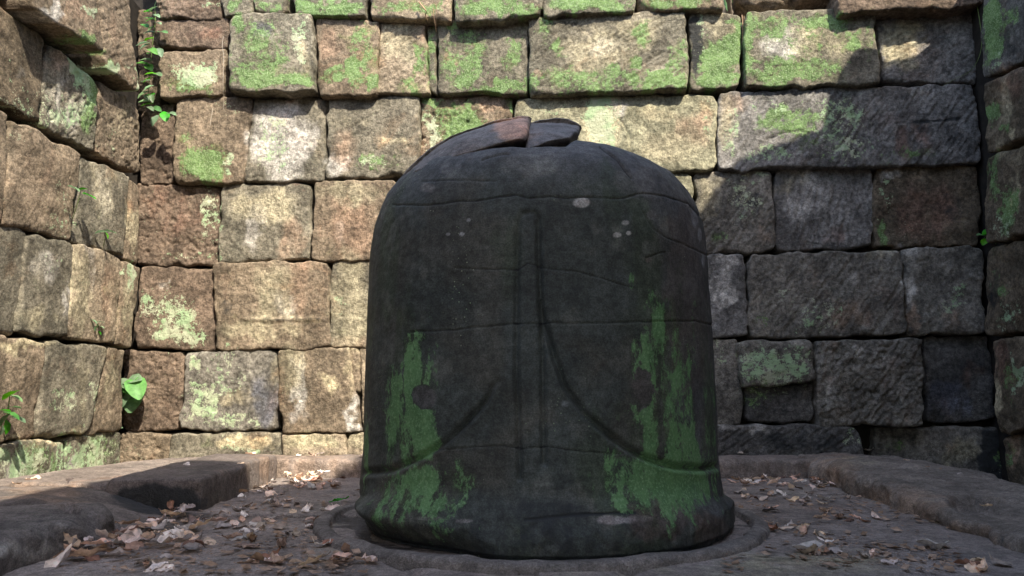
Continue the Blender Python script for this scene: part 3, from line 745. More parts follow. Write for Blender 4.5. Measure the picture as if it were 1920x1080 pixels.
# right kerb
r0 = gx(1545, 866, .09); r1 = gx(1700, 850, .09); r2 = gx(1905, 902, .09)
kerb('rough brown kerb stone running along the right of the basin', [(r0[0], yb + .235), (1.80, yb + .26), (1.66, 1.25), (1.19, 1.25)], .085, (.23, .19, .16), 524, blobs=PK, hfun=lambda s, t: -.055 * sstep(3.2, 2.0, t), style='', round_=.034, corner=.03, warp=.022, amp=1.5,
     hole=[(1825, 922, 44, 11, .05)], cracks=[([(1790, 978), (1850, 964), (1920, 960)], 1.6, .006)])
print('kerb', r0, r1, r2, 'yb', yb, 'XL', XL, 'XR', XR, A3)
print('prof', list(zip(FX.round(2), FZ.round(2))), list(zip(RY.round(2), RZ.round(2))), hc)

# ------------------------------------------------------------------ the linga
LX, LY = .043, 2.37
prof = [(.550,.0),(.550,.06),(.550,.10),(.543,.15),(.537,.22),(.535,.35),(.534,.52),(.531,.70),(.529,.80),(.523,.87),(.510,.93),(.487,.985),(.459,1.025),(.418,1.063),(.362,1.090),(.30,1.098),(.22,1.101),(.13,1.103),(.05,1.104),(.001,1.105)]
pr_ = np.array(prof)
# smooth the profile by dense interpolation
def chaikin(p, n=3):
    for _ in range(n):
        q = [p[0]]
        for a, b_ in zip(p[:-1], p[1:]): q += [.75 * a + .25 * b_, .25 * a + .75 * b_]
        q.append(p[-1]); p = np.array(q)
    return p
pr_ = chaikin(pr_, 3)
L_ = np.r_[0, np.cumsum(np.hypot(np.diff(pr_[:, 0]), np.diff(pr_[:, 1])))]
NZ = 560
ls = np.linspace(0, L_[-1], NZ)
Rr = np.interp(ls, L_, pr_[:, 0]); Zr = np.interp(ls, L_, pr_[:, 1])
th = np.r_[np.linspace(-1.75, 1.75, 660), np.linspace(1.80, 2 * math.pi - 1.80, 60)]
NT = len(th)
TH, RI = np.meshgrid(th, np.arange(NZ)); TH = TH.ravel(); RI = RI.ravel()
R0 = Rr[RI]; Z0 = Zr[RI]
tw = (TH + math.pi / 8) % (math.pi / 4) - math.pi / 8
Roct = np.minimum(.575 / np.cos(tw), .577 + .004 * np.sin(TH * 5)) * (1 + .028 * np.maximum(np.cos(TH), 0) ** 2)
fr_ = sstep(1.25, .5, np.abs(TH))
wz = sstep(.092 + .075 * fr_, .066 - .03 * fr_, Z0 + .006 * np.cos(TH * 3)) 
Rb = np.where(Z0 < .3, R0 * (1 - wz) + Roct * wz, R0)
nx, ny = np.sin(TH), -np.cos(TH)
P = np.stack([LX + Rb * nx, LY + Rb * ny, Z0], 1)
P0 = P.copy()
front = np.abs(((TH + math.pi) % (2 * math.pi)) - math.pi) < 1.7
px, py = project(P)
Q = P * 1.0 + 3.3
h = .006 * fbm(Q * 2.3, 2) + .0022 * fbm(Q * 9, 3) + .0007 * fbm(Q * 45, 2)
h += sstep(.9, 1.08, Z0) * (.010 * fbm(Q * 6, 3))
h += sstep(.16, .05, Z0) * (.006 * fbm(Q * 7 + 5, 3) + .004 * fbm(Q * 28 + 5, 3))
grooves = [
 ([(982,400),(973,412),(970,430),(968,600),(969,700),(975,897)], 5.5, .0115),
 ([(982,399),(1001,398),(1009,409),(1011,491),(1015,569),(1017,640),(1018,704),(1020,868)], 5.5, .0130),
 ([(1015,569),(1025,623),(1040,671),(1059,724),(1093,772),(1141,815),(1175,839),(1218,861),(1266,875),(1314,878),(1345,874)], 6.0, .0160),
 ([(931,716),(910,753),(871,796),(833,830),(784,859),(736,880),(680,886)], 6.0, .0160),
]
cracksL = [
 ([(737,384),(807,385),(858,378),(889,377),(935,369),(970,366),(990,372),(1029,369),(1060,372),(1095,370),(1165,374),(1204,363),(1247,369),(1293,382),(1313,405)], 1.6, .0028),
 ([(854,503),(912,505),(970,505),(990,493),(1021,503),(1087,510),(1138,524),(1184,540)], 1.6, .0024),
 ([(770,623),(852,619),(953,608),(1025,606),(1122,606),(1218,603),(1305,602),(1335,610)], 1.6, .0028),
 ([(790,846),(847,842),(943,835),(977,842),(1025,838),(1073,844),(1146,851),(1175,849)], 1.6, .0024),
 ([(1126,277),(1157,300),(1184,335)], 2.0, .006), ([(1204,398),(1225,430),(1246,444),(1293,464),(1330,480)], 1.6, .0024), ([(1211,483),(1246,473)], 1.8, .003),
 ([(790,340),(850,338),(930,340)], 1.6, .002), ([(905,303),(930,295),(955,291)], 2, .004),
 ([(985,975),(1090,964),(1190,962)], 2.0, .003),
]
groove_mask = np.zeros(len(h)); dirt = np.zeros(len(h))
wob = 1.5 * fbm(Q * 25, 2)
for pts, wd_, dp in grooves:
    d = seg_dist(px, py, pts); fade = 1.0
    g_ = np.exp(-(d / wd_) ** 2) * front * sstep(1.38, 1.0, np.abs(TH))
    g_ = g_ * (.35 + .65 * sstep(0, 60, np.hypot(px - pts[0][0], py - pts[0][1]))) * (1 + .3 * fbm(Q * 8, 2))
    h -= dp * g_; groove_mask = np.maximum(groove_mask, g_)
# raised lip under the two long curves
for pts in (grooves[2][0][1:], grooves[3][0]):
    d = seg_dist(px, py - 12, pts); h += .0025 * np.exp(-(d / 8) ** 2) * front * sstep(1.4, 1.1, np.abs(TH))
for pts, wd_, dp in cracksL:
    d = np.abs(seg_dist(px + wob, py + wob, pts)); g_ = np.exp(-(d / wd_) ** 2) * front
    h -= dp * g_; dirt = np.maximum(dirt, g_ * .7)
# break at the crown: shallow scar and notches where slabs spalled off
h -= .012 * sstep(1.05, 1.09, Z0 + .04 * fbm(Q * 5, 2)) * sstep(150, 40, np.abs(px - 1230)) * front
# undercut of the left front of the foot
left_f = sstep(-.15, -.5, TH) * sstep(-2.3, -1.6, TH)
h -= left_f * .05 * sstep(.075, .01, Z0 - .05 * sstep(-.9, -1.5, TH))
h -= .012 * sstep(.018, .006, Z0)
nrm = np.stack([nx, ny, np.zeros(len(nx))], 1)
slope = np.gradient(Zr)[RI]; dr = np.gradient(Rr)[RI]; ln = np.hypot(slope, dr) + 1e-9
nrm = np.stack([nx * slope / ln, ny * slope / ln, -dr / ln], 1)
P = P + nrm * h[:, None]
P[:, 2] -= (.034 + .012 * fbm(Q * 9, 3)) * sstep(1.035, 1.085, Z0) * sstep(1085, 1045, px + 10 * fbm(Q * 7, 2))
PLG = [('G',780,770,52,150,.56),('G',800,915,90,60,.58),('G',1240,760,66,190,.56),('G',1245,900,105,75,.62),('G',1170,900,50,60,.5),('G',780,960,100,40,.40),
 ('G',775,700,20,75,.85),('G',735,770,12,110,.52),('G',800,830,34,40,.80),('G',790,760,34,60,.75),('G',790,900,40,36,.85),('G',845,905,50,28,.56),('G',780,632,22,12,.55),('G',740,930,34,60,.42),
 ('G',1235,610,16,34,.70),('G',1235,680,34,50,.52),('G',1245,760,34,70,.58),('G',1275,830,34,60,.66),('G',1240,900,80,55,.80),('G',1180,905,40,50,.58),('G',1160,940,24,24,.6),('G',1330,780,10,90,.42),('G',1188,700,7,80,.5),
 ('G',686,860,5,70,.7),('G',800,980,90,50,.30),('G',1184,530,6,20,.45),
 ('K',1010,985,330,60,.48),('K',850,1010,200,50,.4),  # K entries put shading into the colour of the linga's foot
]
wgt = sstep(.30, .0, Z0)
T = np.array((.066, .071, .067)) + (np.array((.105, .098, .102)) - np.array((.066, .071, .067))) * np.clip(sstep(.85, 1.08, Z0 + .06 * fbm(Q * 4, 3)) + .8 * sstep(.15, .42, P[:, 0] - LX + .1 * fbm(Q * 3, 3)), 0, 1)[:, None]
bm_ = sstep(-.1, .45, fbm(Q * 4.5 + 44, 4))[:, None]; T = T * (1 - .5 * bm_) + np.array((.095, .082, .068)) * .5 * bm_
om_ = sstep(.05, .5, fbm(np.stack([Q[:, 0] * 7, Q[:, 1] * 7, Q[:, 2] * 2.2], 1) + 71, 4))[:, None]; T = T * (1 - .6 * om_) + np.array((.058, .072, .045)) * .6 * om_
gm_ = sstep(.25, .6, fbm(Q * 10 + 23, 4))[:, None]; T = T * (1 - .45 * gm_) + np.array((.15, .145, .13)) * .45 * gm_
T = T * np.array((.80, .84, .82)) * (1 + .25 * fbm(Q * 2.2, 3) + .15 * fbm(np.stack([Q[:, 0] * 20, Q[:, 1] * 20, Q[:, 2] * 2], 1), 3))[:, None]
def lin_blob(cx, cy, rx, ry, c, s_, rag=.55):
    q = np.hypot((px - cx) / rx, (py - cy) / ry) + rag * fbm(Q * 16, 4)
    m_ = (s_ * sstep(1.2, .75, q) * front)[:, None]
    return m_, np.array(c)
for b_ in [(803,353,14,9,(.15,.14,.13),.8),(838,314,13,8,(.13,.125,.12),.7),(860,312,8,6,(.13,.125,.12),.6),(1000,305,45,22,(.135,.13,.12),.55),(1090,380,13,8,(.42,.40,.38),.8),(1172,418,6,4,(.4,.38,.36),.8),(1157,441,7,4,(.4,.38,.36),.8),(1178,437,4,3,(.4,.38,.36),.8),
           (1303,410,6,18,(.36,.36,.38),.7),(1312,440,5,14,(.36,.36,.38),.6),(1318,490,4,14,(.36,.36,.38),.6),(879,413,4,3,(.3,.3,.3),.8),(840,439,4,2.5,(.3,.3,.3),.8),(866,439,4,2.5,(.3,.3,.3),.8),  # leading pale slivers: sunlit right rim put into the colour
           (1155,975,38,8,(.30,.27,.27),.85),(1210,972,30,6,(.28,.25,.25),.7),(800,972,24,4,(.25,.23,.22),.5),(870,977,14,3,(.22,.2,.2),.5),(800,745,22,20,(.095,.09,.09),.8),(760,880,30,14,(.11,.105,.095),.6),
           (1205,720,24,30,(.085,.075,.07),.7),(1210,772,10,9,(.16,.15,.15),.7),(1060,757,8,7,(.16,.17,.18),.6),(1215,487,8,6,(.15,.12,.11),.5),(1222,402,10,8,(.12,.11,.11),.6),(1240,980,70,34,(.085,.06,.055),.6),(1290,420,22,60,(.10,.09,.085),.4),
           (1290,560,40,200,(.095,.078,.072),.5),(1240,340,80,40,(.10,.092,.085),.5),(1330,990,40,30,(.10,.075,.065),.6)]:
    m_, c_ = lin_blob(*b_[:4], b_[4], b_[5]); T = T * (1 - m_) + c_ * m_
stk = fbm(np.stack([Q[:, 0] * 26, Q[:, 1] * 26, Q[:, 2] * 4], 1), 3)
gG = paint(px, py, PLG, 'G') * front; gK = paint(px, py, PLG, 'K') * front
q_ = np.hypot((px - 800) / 24, (py - 745) / 24) + .7 * fbm(Q * 16, 4); gG = gG * sstep(.8, 1.2, q_)
q_ = np.hypot((px - 1205) / 28, (py - 730) / 34) + .8 * fbm(Q * 16, 4); gG = gG * sstep(.5, 1.2, q_)
for pts in (grooves[3][0],):
    gG = gG * (1 - .85 * np.exp(-(seg_dist(px, py - 14, pts) / 10) ** 2) * sstep(.1, -.2, fbm(Q * 9, 2)))
G = np.zeros((len(P), 4)); G[:, 3] = 1
G[:, 0] = np.clip(gG * 1.04 + .34 * stk * (gG > 0), 0, 1.2)
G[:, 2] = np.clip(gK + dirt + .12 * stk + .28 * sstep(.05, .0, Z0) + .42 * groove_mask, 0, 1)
idx = np.arange(NZ * NT).reshape(NZ, NT)
nxt = np.roll(idx, -1, axis=1)
Fc = np.stack([idx[:-1], nxt[:-1], nxt[1:], idx[1:]], -1).reshape(-1, 4)
linga = thing('stone_linga', 'massive dark domed stone linga with carved lines, green algae and broken crown, in the centre', 'linga', (LX, LY, 0))
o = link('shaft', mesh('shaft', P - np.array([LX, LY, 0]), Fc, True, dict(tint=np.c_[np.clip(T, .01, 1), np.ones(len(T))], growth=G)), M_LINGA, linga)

# broken slabs of the crown: outline traced at its own distance, swollen to real thickness
def lump(name, outline, push, thick, parent, seed, tint=(.155, .14, .132), patch=None, lower=0):
    pts = np.array(outline, float)
    Wc = np.vstack([pts, pts[:1]]); L = np.r_[0, np.cumsum(np.linalg.norm(np.diff(Wc, axis=0), axis=1))]
    n = 170; t = np.linspace(0, L[-1], n, endpoint=False)
    X = np.interp(t, L, Wc[:, 0]); Y = np.interp(t, L, Wc[:, 1])
    cx, cy = X.mean(), Y.mean()
    m = 26; ks = np.r_[.0005, (np.linspace(.03, 1, m - 1) ** .75)]
    C0 = np.array([LX, LY, .72]); rad = np.array([.56, .56, .52])
    rings = []
    for k in ks:
        x = cx + (X - cx) * k; y = cy + (Y - cy) * k
        d = ray(x, y); o_ = (CAM - C0) / rad; dd = d / rad
        A_ = (dd ** 2).sum(1); B_ = (dd @ o_); Cc = (o_ ** 2).sum() - 1
        disc = B_ * B_ - A_ * Cc
        tt = (-B_ - np.sqrt(np.maximum(disc, 0))) / A_
        P_ = CAM + d * tt[:, None]
        e = np.clip((1 - k) / .16, 0, 1); roll = (1 - np.sqrt(np.clip(1 - (1 - e) ** 2, 0, 1)))
        P_[:, 1] += push + .035 * roll
        P_[:, 2] += 0
        rings.append(P_)
    for k in np.linspace(1, 0.03, 18)[0:]:
        B0 = rings[m - 1]; c_ = B0.mean(0)
        a = 1 - k; Q_ = c_ + (B0 - c_) * (k ** .5)
        Q_ = Q_.copy(); Q_[:, 1] = Q_[:, 1] + thick * (a ** .6)
        if a > 0: rings.append(Q_)
    V = np.array(rings); M_ = len(V); V = V.reshape(-1, 3)
    d = np.stack([fbm(V * 7 + seed, 3), fbm(V * 7 + seed + 30, 3), fbm(V * 7 + seed + 60, 3)], 1)
    V2 = V + d * .009 + .006 * (np.abs(fbm(V * np.array([8, 8, 30]) + seed, 3)) - .2)[:, None] * np.array([0, -1, 0])
    idx = np.arange(M_ * n).reshape(M_, n); nx2 = np.roll(idx, -1, axis=1)
    Fc = np.stack([idx[:-1], idx[1:], nx2[1:], nx2[:-1]], -1).reshape(-1, 4)
    T = np.tile(np.array(tint), (len(V), 1)) * (1 + .3 * fbm(V * 6 + seed, 3))[:, None]
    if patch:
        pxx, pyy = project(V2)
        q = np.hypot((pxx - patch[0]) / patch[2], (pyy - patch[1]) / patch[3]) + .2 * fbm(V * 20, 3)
        mk = sstep(1.2, .7, q)[:, None]; T = T * (1 - mk) + np.array((.42, .26, .19)) * mk  # pink sun spot painted into the slab's colour
    me = mesh(name, V2 - np.array([LX, LY, 0]), Fc, True, dict(tint=np.c_[T, np.ones(len(T))], growth=np.tile([0, 0, .1, 1], (len(V), 1))))
    import bmesh
    bm = bmesh.new(); bm.from_mesh(me); bmesh.ops.recalc_face_normals(bm, faces=bm.faces); bm.to_mesh(me); bm.free()
    return link(name, me, M_LINGA, parent)
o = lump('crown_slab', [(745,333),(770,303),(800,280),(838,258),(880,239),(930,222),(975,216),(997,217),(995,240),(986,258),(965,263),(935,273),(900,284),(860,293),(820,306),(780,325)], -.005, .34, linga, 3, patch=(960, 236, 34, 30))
o['label'] = 'long left slab of the broken crown with a pink sun patch tinted into its colour'
o = lump('crown_slab', [(986,220),(1010,214),(1045,211),(1072,215),(1088,222),(1095,228),(1086,240),(1066,253),(1040,258),(1010,270),(986,276)], .03, .30, linga, 9, tint=(.13, .12, .117))
o['label'] = 'dark pointed right slab of the broken crown'
o = lump('crown_slab', [(972,268),(990,255),(1020,256),(1050,254),(1064,256),(1068,264),(1052,270),(1020,280),(996,286)], .07, .22, linga, 19, tint=(.06, .055, .055))  # added dark filler, stands for the shadow gap below the slab
o['label'] = 'added dark wedge standing for the shaded gap under the right crown slab'
o = lump('stone_chip', [(972,287),(982,278),(992,276),(994,286),(984,290)], .035, .05, linga, 15, tint=(.2, .2, .2))

# base ring stone under the linga
n = 200
def ring_slab(name, R_fn, z, mat, tint, parent=None, zb=-.02, seed=0, rr=.01):
    th = np.linspace(0, 2 * math.pi, n, endpoint=False)
    rings = [(.3, -z - .004), (.6, -z - .004), (.925, -z - .004), (.932, -.006), (.938, -.002), (.945, 0), (.955, 0), (.97, -.0006), (.985, -.002), (.995, -.006), (1.0, -.013), (1.004, z * -1 + zb)]
    V = []
    R = R_fn(th) * (1 + .012 * fbm(np.stack([np.cos(th) * 3, np.sin(th) * 3, th * 0 + seed], 1), 3) + .008 * fbm(np.stack([np.cos(th) * 14, np.sin(th) * 14, th * 0 + seed], 1), 2))
    for k, dz in rings:
        p = np.stack([LX + R * k * np.sin(th), LY - R * k * np.cos(th), np.full(n, z + dz)], 1)
        p[:, 2] += .007 * fbm(p * 9 + seed, 3) * (k < 1.003)
        V.append(p)
    V = np.array(V).reshape(-1, 3)
    m = len(rings); idx = np.arange(m * n).reshape(m, n); nx2 = np.roll(idx, -1, axis=1)
    Fc = np.stack([idx[:-1], idx[1:], nx2[1:], nx2[:-1]], -1).reshape(-1, 4)
    T = np.tile(np.array(tint), (len(V), 1)) * (1 + .3 * fbm(V * 6 + seed, 3))[:, None]
    me = mesh(name, V - np.array([LX, LY, 0]), Fc, True, dict(tint=np.c_[T, np.ones(len(T))], growth=np.tile([0, 0, .12, 1], (len(V), 1))))
    return link(name, me, mat, parent)
octf = lambda a, c: (lambda t: np.minimum(a / np.cos(((t + math.pi / 8) % (math.pi / 4)) - math.pi / 8), c))
ring_slab('base_ring', octf(.668, .672), .020, M_FLOOR, (.19, .165, .15), linga, seed=2)

# ------------------------------------------------------------------ fallen leaves
def leaf_mesh(name, L, W, curl, bend, seed, tipcurl=0.0, nl=7, nw=4):
    r = np.random.RandomState(seed)
    V = []; 
    for i in range(nl + 1):
        t = i / nl
        w_ = W * (math.sin(math.pi * min(1, t ** .8 * .98 + .02)) ** .75) * (1 - .25 * t) + .0008
        for j in range(nw + 1):
            s = (j / nw - .5) * 2
            a = s * curl
            x = w_ * (math.sin(a) / curl if abs(curl) > .01 else s)
            z = w_ * (1 - math.cos(a)) / max(curl, .01) * (1 if curl > 0 else -1)
            y = (t - .5) * L
            z += bend * L * (4 * (t - .5) ** 2) + tipcurl * L * max(0, t - .7) ** 2 * 6
            z += L * .05 * r.randn() * (abs(s) > .4)
            x += .03 * L * r.randn() * (abs(s) > .9)
            V.append((x, y, z))
    Fc = []
    for i in range(nl):
        for j in range(nw):
            a = i * (nw + 1) + j; Fc.append((a, a + 1, a + nw + 2, a + nw + 1))
    # stalk
    k = len(V); y0 = -.5 * L; zb = bend * L
    V += [(-.0006, y0, zb), (.0006, y0, zb), (.0006, y0 - .22 * L, zb + .02 * L), (-.0006, y0 - .22 * L, zb + .02 * L)]
    Fc.append((k, k + 1, k + 2, k + 3))
    V = np.array(V); V[:, 2] -= np.percentile(V[:, 2], 12)
    return mesh(name, V, Fc, True)
dry_t = [leaf_mesh('dry_leaf', 1, .30, c, b_, 40 + i, t) for i, (c, b_, t) in enumerate([(.9, .10, .2), (1.3, .05, 0), (.5, .18, .3), (1.7, .08, .1), (.7, -.06, .5), (1.1, .22, 0), (.3, .05, .4)])]
dry_b = [m_.copy() for m_ in dry_t]
for m_ in dry_t: m_.materials.append(M_DRY)
for m_ in dry_b: m_.materials.append(M_DRY2)
lr = random.Random(11)
placed = []
def zsurf(x, y):
    if y > yb and y < yb + .36 and -1.15 < x < 1.3: return .082
    return .0
def put_leaf(x, y, z, size, label, group, me=None, rot=None, flat=.35):
    me = me or lr.choice(dry_t if lr.random() < .8 else dry_b)
    if group and '{}' in label:
        k_ = (dry_t + dry_b).index(me)
        label = label.format(['cupped', 'tightly curled', 'open', 'rolled', 'arched', 'upturned', 'flat'][k_ % 7] + (' pale' if k_ < 7 else ' dark'))
    o = link('dry_leaf', me)
    o.location = (x, y, z + .002 + .004 * lr.random())
    o.rotation_euler = rot or (lr.uniform(-flat, flat), lr.uniform(-flat, flat) + (math.pi if lr.random() < .3 else 0), lr.uniform(0, 6.28))
    if o.rotation_euler[1] > 2: o.location.z += size * .10
    o.scale = (size * lr.uniform(.8, 1.25), size, size * lr.uniform(.8, 1.2))
    tag(o, label, 'leaf', group); return o
def scatter(n_, blobs_, label, group, size=(.03, .055), pile=0.0):
    k = 0; tries = 0
    while k < n_ and tries < n_ * 30:
        tries += 1
        cx, cy, rx, ry = lr.choice(blobs_)
        a, b_ = cx + lr.gauss(0, rx * .6), cy + lr.gauss(0, ry * .6)
        x, y = gx(a, b_, 0)
        if math.hypot(x - LX, y - LY) < .64 or x < -1.13 and y < 3.1 or x > 1.25 and y < 2.3: continue
        if y > yb - .02: continue
        put_leaf(x, y, zsurf(x, y) + lr.random() * pile, lr.uniform(*size), label, group); k += 1
scatter(56, [(290,1010,70,22),(240,1000,50,20),(360,1000,60,20),(170,1040,50,14),(330,975,30,10),(300,1025,80,14)],
        '{} leaf in the litter heaped against the bottom left kerb slab', 'leaves heaped by the left kerb slab', (.045, .075), .03)
scatter(52, [(520,950,60,10),(620,985,60,16),(560,1010,90,20),(660,1010,30,20),(450,985,60,12),(480,970,50,10),(640,960,50,8),(430,1020,80,14)],
        '{} dry leaf lying on the open floor left of the linga', 'leaves on the floor left of the linga', (.038, .066))
scatter(20, [(560,1050,110,16),(480,1060,90,12),(640,1055,50,12),(300,1060,60,10)],
        '{} dry leaf on the near floor at the bottom left', 'leaves on the near floor left', (.038, .066))
scatter(26, [(500,925,40,9),(560,915,60,7),(620,912,60,8),(470,940,24,8),(540,935,50,8)],
        '{} leaf in the shaded drift below the sunlit pile', 'leaves drifted below the rear kerb left', (.036, .06), .015)
scatter(42, [(1430,907,50,7),(1500,903,50,6),(1390,905,30,6),(1540,912,25,8),(1470,915,60,8)],
        '{} small leaf in the drift under the rear kerb right of the linga', 'leaves drifted below the rear kerb right', (.036, .06), .015)
scatter(42, [(1450,985,60,20),(1400,990,40,16),(1500,940,60,14),(1560,955,50,18),(1440,1000,60,10),(1620,980,40,14),(1420,930,50,10),(1530,1000,80,16)],
        '{} dry leaf lying on the open floor right of the linga', 'leaves on the floor right of the linga', (.034, .06))
scatter(19, [(1540,1035,60,8),(1740,1028,50,8),(1480,1040,60,10),(1600,1050,80,12),(1820,1065,60,8)],
        '{} dry leaf on the near floor at the bottom right', 'leaves on the near floor right', (.035, .06))
# sunlit pile in the angle of the rear kerb
for i in range(20):
    a, b_ = 560 + lr.gauss(0, 26), 903 + lr.gauss(0, 4)
    x, y = gx(a, b_, 0); y = min(y, yb - .03)
    put_leaf(x, y, lr.random() * .03, lr.uniform(.05, .075), '{} sunlit leaf in the small pile against the rear kerb', 'sunlit pile of orange leaves', me=lr.choice(dry_t))
for i, (a, b_, lab) in enumerate([(440,852,'leftmost orange leaf on top of the sunlit rear kerb'),(470,854,'orange leaf second from left on the rear kerb'),(350,875,'dry leaf lying on the high kerb stone edge'),(450,873,'bent leaf standing on the high kerb stone'),
                         (505,851,'flat leaf on the rear kerb above the pile'),(560,856,'pale leaf on the middle of the rear kerb'),(585,856,'yellowish curled leaf on the rear kerb'),(600,853,'brown leaf far back on the rear kerb'),
                         (680,858,'leaf on the rear kerb touching the linga outline'),(62,903,'orange leaf flat on the far left sunlit slab'),(30,912,'tiny leaf at the far left sunlit slab'),(130,904,'brown leaf at the foot of the left wall'),
                         (1388,852,'small yellow leaf on the rear kerb right of linga'),(1570,855,'dark red leaf on the right end of the rear kerb'),(1630,848,'tiny pale leaf at the back of the right kerb')]):
    z_ = .10 if a < 470 and b_ > 860 else .082
    x, y = gx(a, b_, z_)
    put_leaf(x, y, z_ + .004, .05 if i != 10 else .03, lab, 'single leaves on the kerbs', me=lr.choice(dry_b if i in (7, 11, 13) else dry_t), flat=.2)
for i, (a, b_) in enumerate([(1700,868),(1740,880),(1765,885),(1800,893),(1850,956)]):
    x, y = gx(a, b_, .09)
    put_leaf(x, y, .095, lr.uniform(.018, .032), '{} tiny leaf scrap on the rough right kerb stone', 'leaf scraps on the right kerb stone', flat=.2)
# individual striking ones
def one(a, b_, size, lab, me, rot, z=0, name='dry_leaf', cat='leaf'):
    x, y = gx(a, b_, z); o = put_leaf(x, y, z, size, lab, None, me, rot); o.name = name; return o
m_long = leaf_mesh('dry_leaf', 1, .16, 1.1, .03, 71); m_long.materials.append(M_DRY)
one(108, 1062, .12, 'long upright pointed dry leaf at the bottom left', m_long, (.95, .25, -.45), 0)
m_roll = leaf_mesh('dry_leaf', 1, .13, 2.6, .02, 72); m_roll.materials.append(M_DRY)
one(160, 1045, .13, 'rolled tube-like brown leaf behind the pointed leaf', m_roll, (0.1, 0, -1.15), .012)
m_wide = leaf_mesh('dry_leaf', 1, .34, .8, .06, 73); m_wide.materials.append(M_DRY)
one(1520, 1032, .085, 'large pale leaf lying at bottom right of the linga foot', m_wide, (0, 0, 1.4), .004)
one(1745, 1025, .085, 'large pale folded leaf near the right kerb front', m_wide, (.2, .1, 1.8), .004)
one(245, 1010, .07, 'wide pale leaf leaning on the left kerb slab', m_wide, (.6, .1, .3), .012)
m_gr = leaf_mesh('dry_leaf', 1, .2, .6, .05, 74); m_gr.materials.append(M_GREEN)
o = one(636, 940, .07, 'single fresh green leaf on the floor left of the linga', m_gr, (0.2, 0, -1.2), .006, 'green_leaf')

# leaf crumbs and grit: nobody could count them
for cnt, mt_, cl_ in ((4200, M_DRY2, 'tiny dark leaf crumbs and grit strewn over the basin floor'), (2600, M_DRY, 'pale broken leaf bits strewn over the basin floor')):
    V, Fc = [], []
    for k in range(cnt):
        left = lr.random() < .5
        if left: a, b_ = lr.uniform(150, 690), lr.uniform(905, 1078)
        else: a, b_ = lr.uniform(1350, 1800), lr.uniform(900, 1078)
        x, y = gx(a, b_, 0)
        if math.hypot(x - LX, y - LY) < .62 or x < -1.12 or y > yb - .01: continue
        if noise(np.array([[x * 4, y * 4, .3]]))[0] < -.05 and lr.random() < .8: continue
        s = lr.uniform(.0015, .0055) if lr.random() < .85 else lr.uniform(.006, .018); an = lr.uniform(0, 6.28); i = len(V)
        ca, sa = math.cos(an) * s, math.sin(an) * s; zz = .003 + lr.random() * .004
        V += [(x + ca, y + sa, zz), (x - sa * .6, y + ca * .6, zz + s * .5 * lr.random()), (x - ca, y - sa, zz + s * .3), (x + sa * .6, y - ca * .6, zz)]
        Fc.append((i, i + 1, i + 2, i + 3))
    o = link('leaf_crumbs', mesh('leaf_crumbs', V, Fc, False), mt_); o['kind'] = 'stuff'
    tag(o, cl_, 'leaf litter')


# ------------------------------------------------------------------ living plants and roots
def tube(name, pts, r0, r1, mat, parent=None, k=6):
    pts = [Vector(p) for p in pts]; V, Fc = [], []
    for i, p in enumerate(pts):
        d = (pts[min(i + 1, len(pts) - 1)] - pts[max(i - 1, 0)]).normalized()
        a = d.orthogonal().normalized(); b_ = d.cross(a)
        r = r0 + (r1 - r0) * i / max(1, len(pts) - 1)
        for j in range(k):
            t = 2 * math.pi * j / k; V.append(p + a * math.cos(t) * r + b_ * math.sin(t) * r)
    for i in range(len(pts) - 1):
        for j in range(k):
            Fc.append((i * k + j, i * k + (j + 1) % k, (i + 1) * k + (j + 1) % k, (i + 1) * k + j))
    o = link(name, mesh(name, [tuple(v) for v in V], Fc, True), mat, parent)
    if parent is not None: o.location = -Vector(parent.location)
    return o
def green_leaf_mesh(W, seed, fold=.35, heart=0):
    V, Fc = [], []; nl, nw = 8, 4
    for i in range(nl + 1):
        t = i / nl; w_ = W * (math.sin(math.pi * (t * .94 + .03)) ** (.55 if heart else .8)) * ((1.25 - .6 * t) if heart else 1)
        for j in range(nw + 1):
            s = (j / nw - .5) * 2
            yy = t - (.14 * abs(s) if heart and t < .3 else 0)
            V.append((w_ * s, yy, abs(s) * w_ * fold - .25 * t * t + .02 * math.sin(i * 2.1 + seed) * abs(s)))
    for i in range(nl):
        for j in range(nw):
            a = i * (nw + 1) + j; Fc.append((a, a + 1, a + nw + 2, a + nw + 1))
    me = mesh('leaf', V, Fc, True); me.materials.append(M_GREEN); return me
GL = [green_leaf_mesh(.30, 1), green_leaf_mesh(.36, 2, .2), green_leaf_mesh(.26, 3, .5)]
GH = green_leaf_mesh(.46, 4, .25, 1)
def plant(label, frame, stem_px, leaves, off=.04, name='wall_plant', cat='plant', r=.002, meshes=GL, group=None):
    base = Vector(on_wall(frame, stem_px[0][0], stem_px[0][1], .0))
    t = thing(name, label, cat, base, group)
    pts = []
    for i, s in enumerate(stem_px):
        f = min(1, i / max(1, len(stem_px) - 1) * 1.5) if len(s) < 3 else 1
        pts.append(on_wall(frame, s[0], s[1], s[2] if len(s) > 2 else off * f))
    # smooth stem
    pts = chaikin(np.array(pts), 2)
    tube('stem', pts, r, r * .5, M_STEM, t)
    N = Vector(frame[3])
    for (a, b_, size_px, ang) in leaves:
        P_ = Vector(on_wall(frame, a, b_, off * lr.uniform(.8, 1.5)))
        depth_ = P_.y; sz = 1.3 * size_px / F * depth_
        o = link('leaf', lr.choice(meshes), None, t)
        d = Vector((math.cos(ang), 0, -math.sin(ang)))       # screen-like direction of the blade
        d = (d + N * .55).normalized()
        up = (Vector((0, 0, 1)) + N * .7 + Vector((lr.uniform(-.3, .3), 0, 0))).normalized()
        x_ = d.cross(up).normalized(); up = x_.cross(d).normalized()
        Mx = Matrix((x_, d, up)).transposed().to_4x4()
        o.matrix_local = Matrix.Translation(P_ - base - d * sz * .5) @ Mx @ Matrix.Scale(sz, 4)
    return t
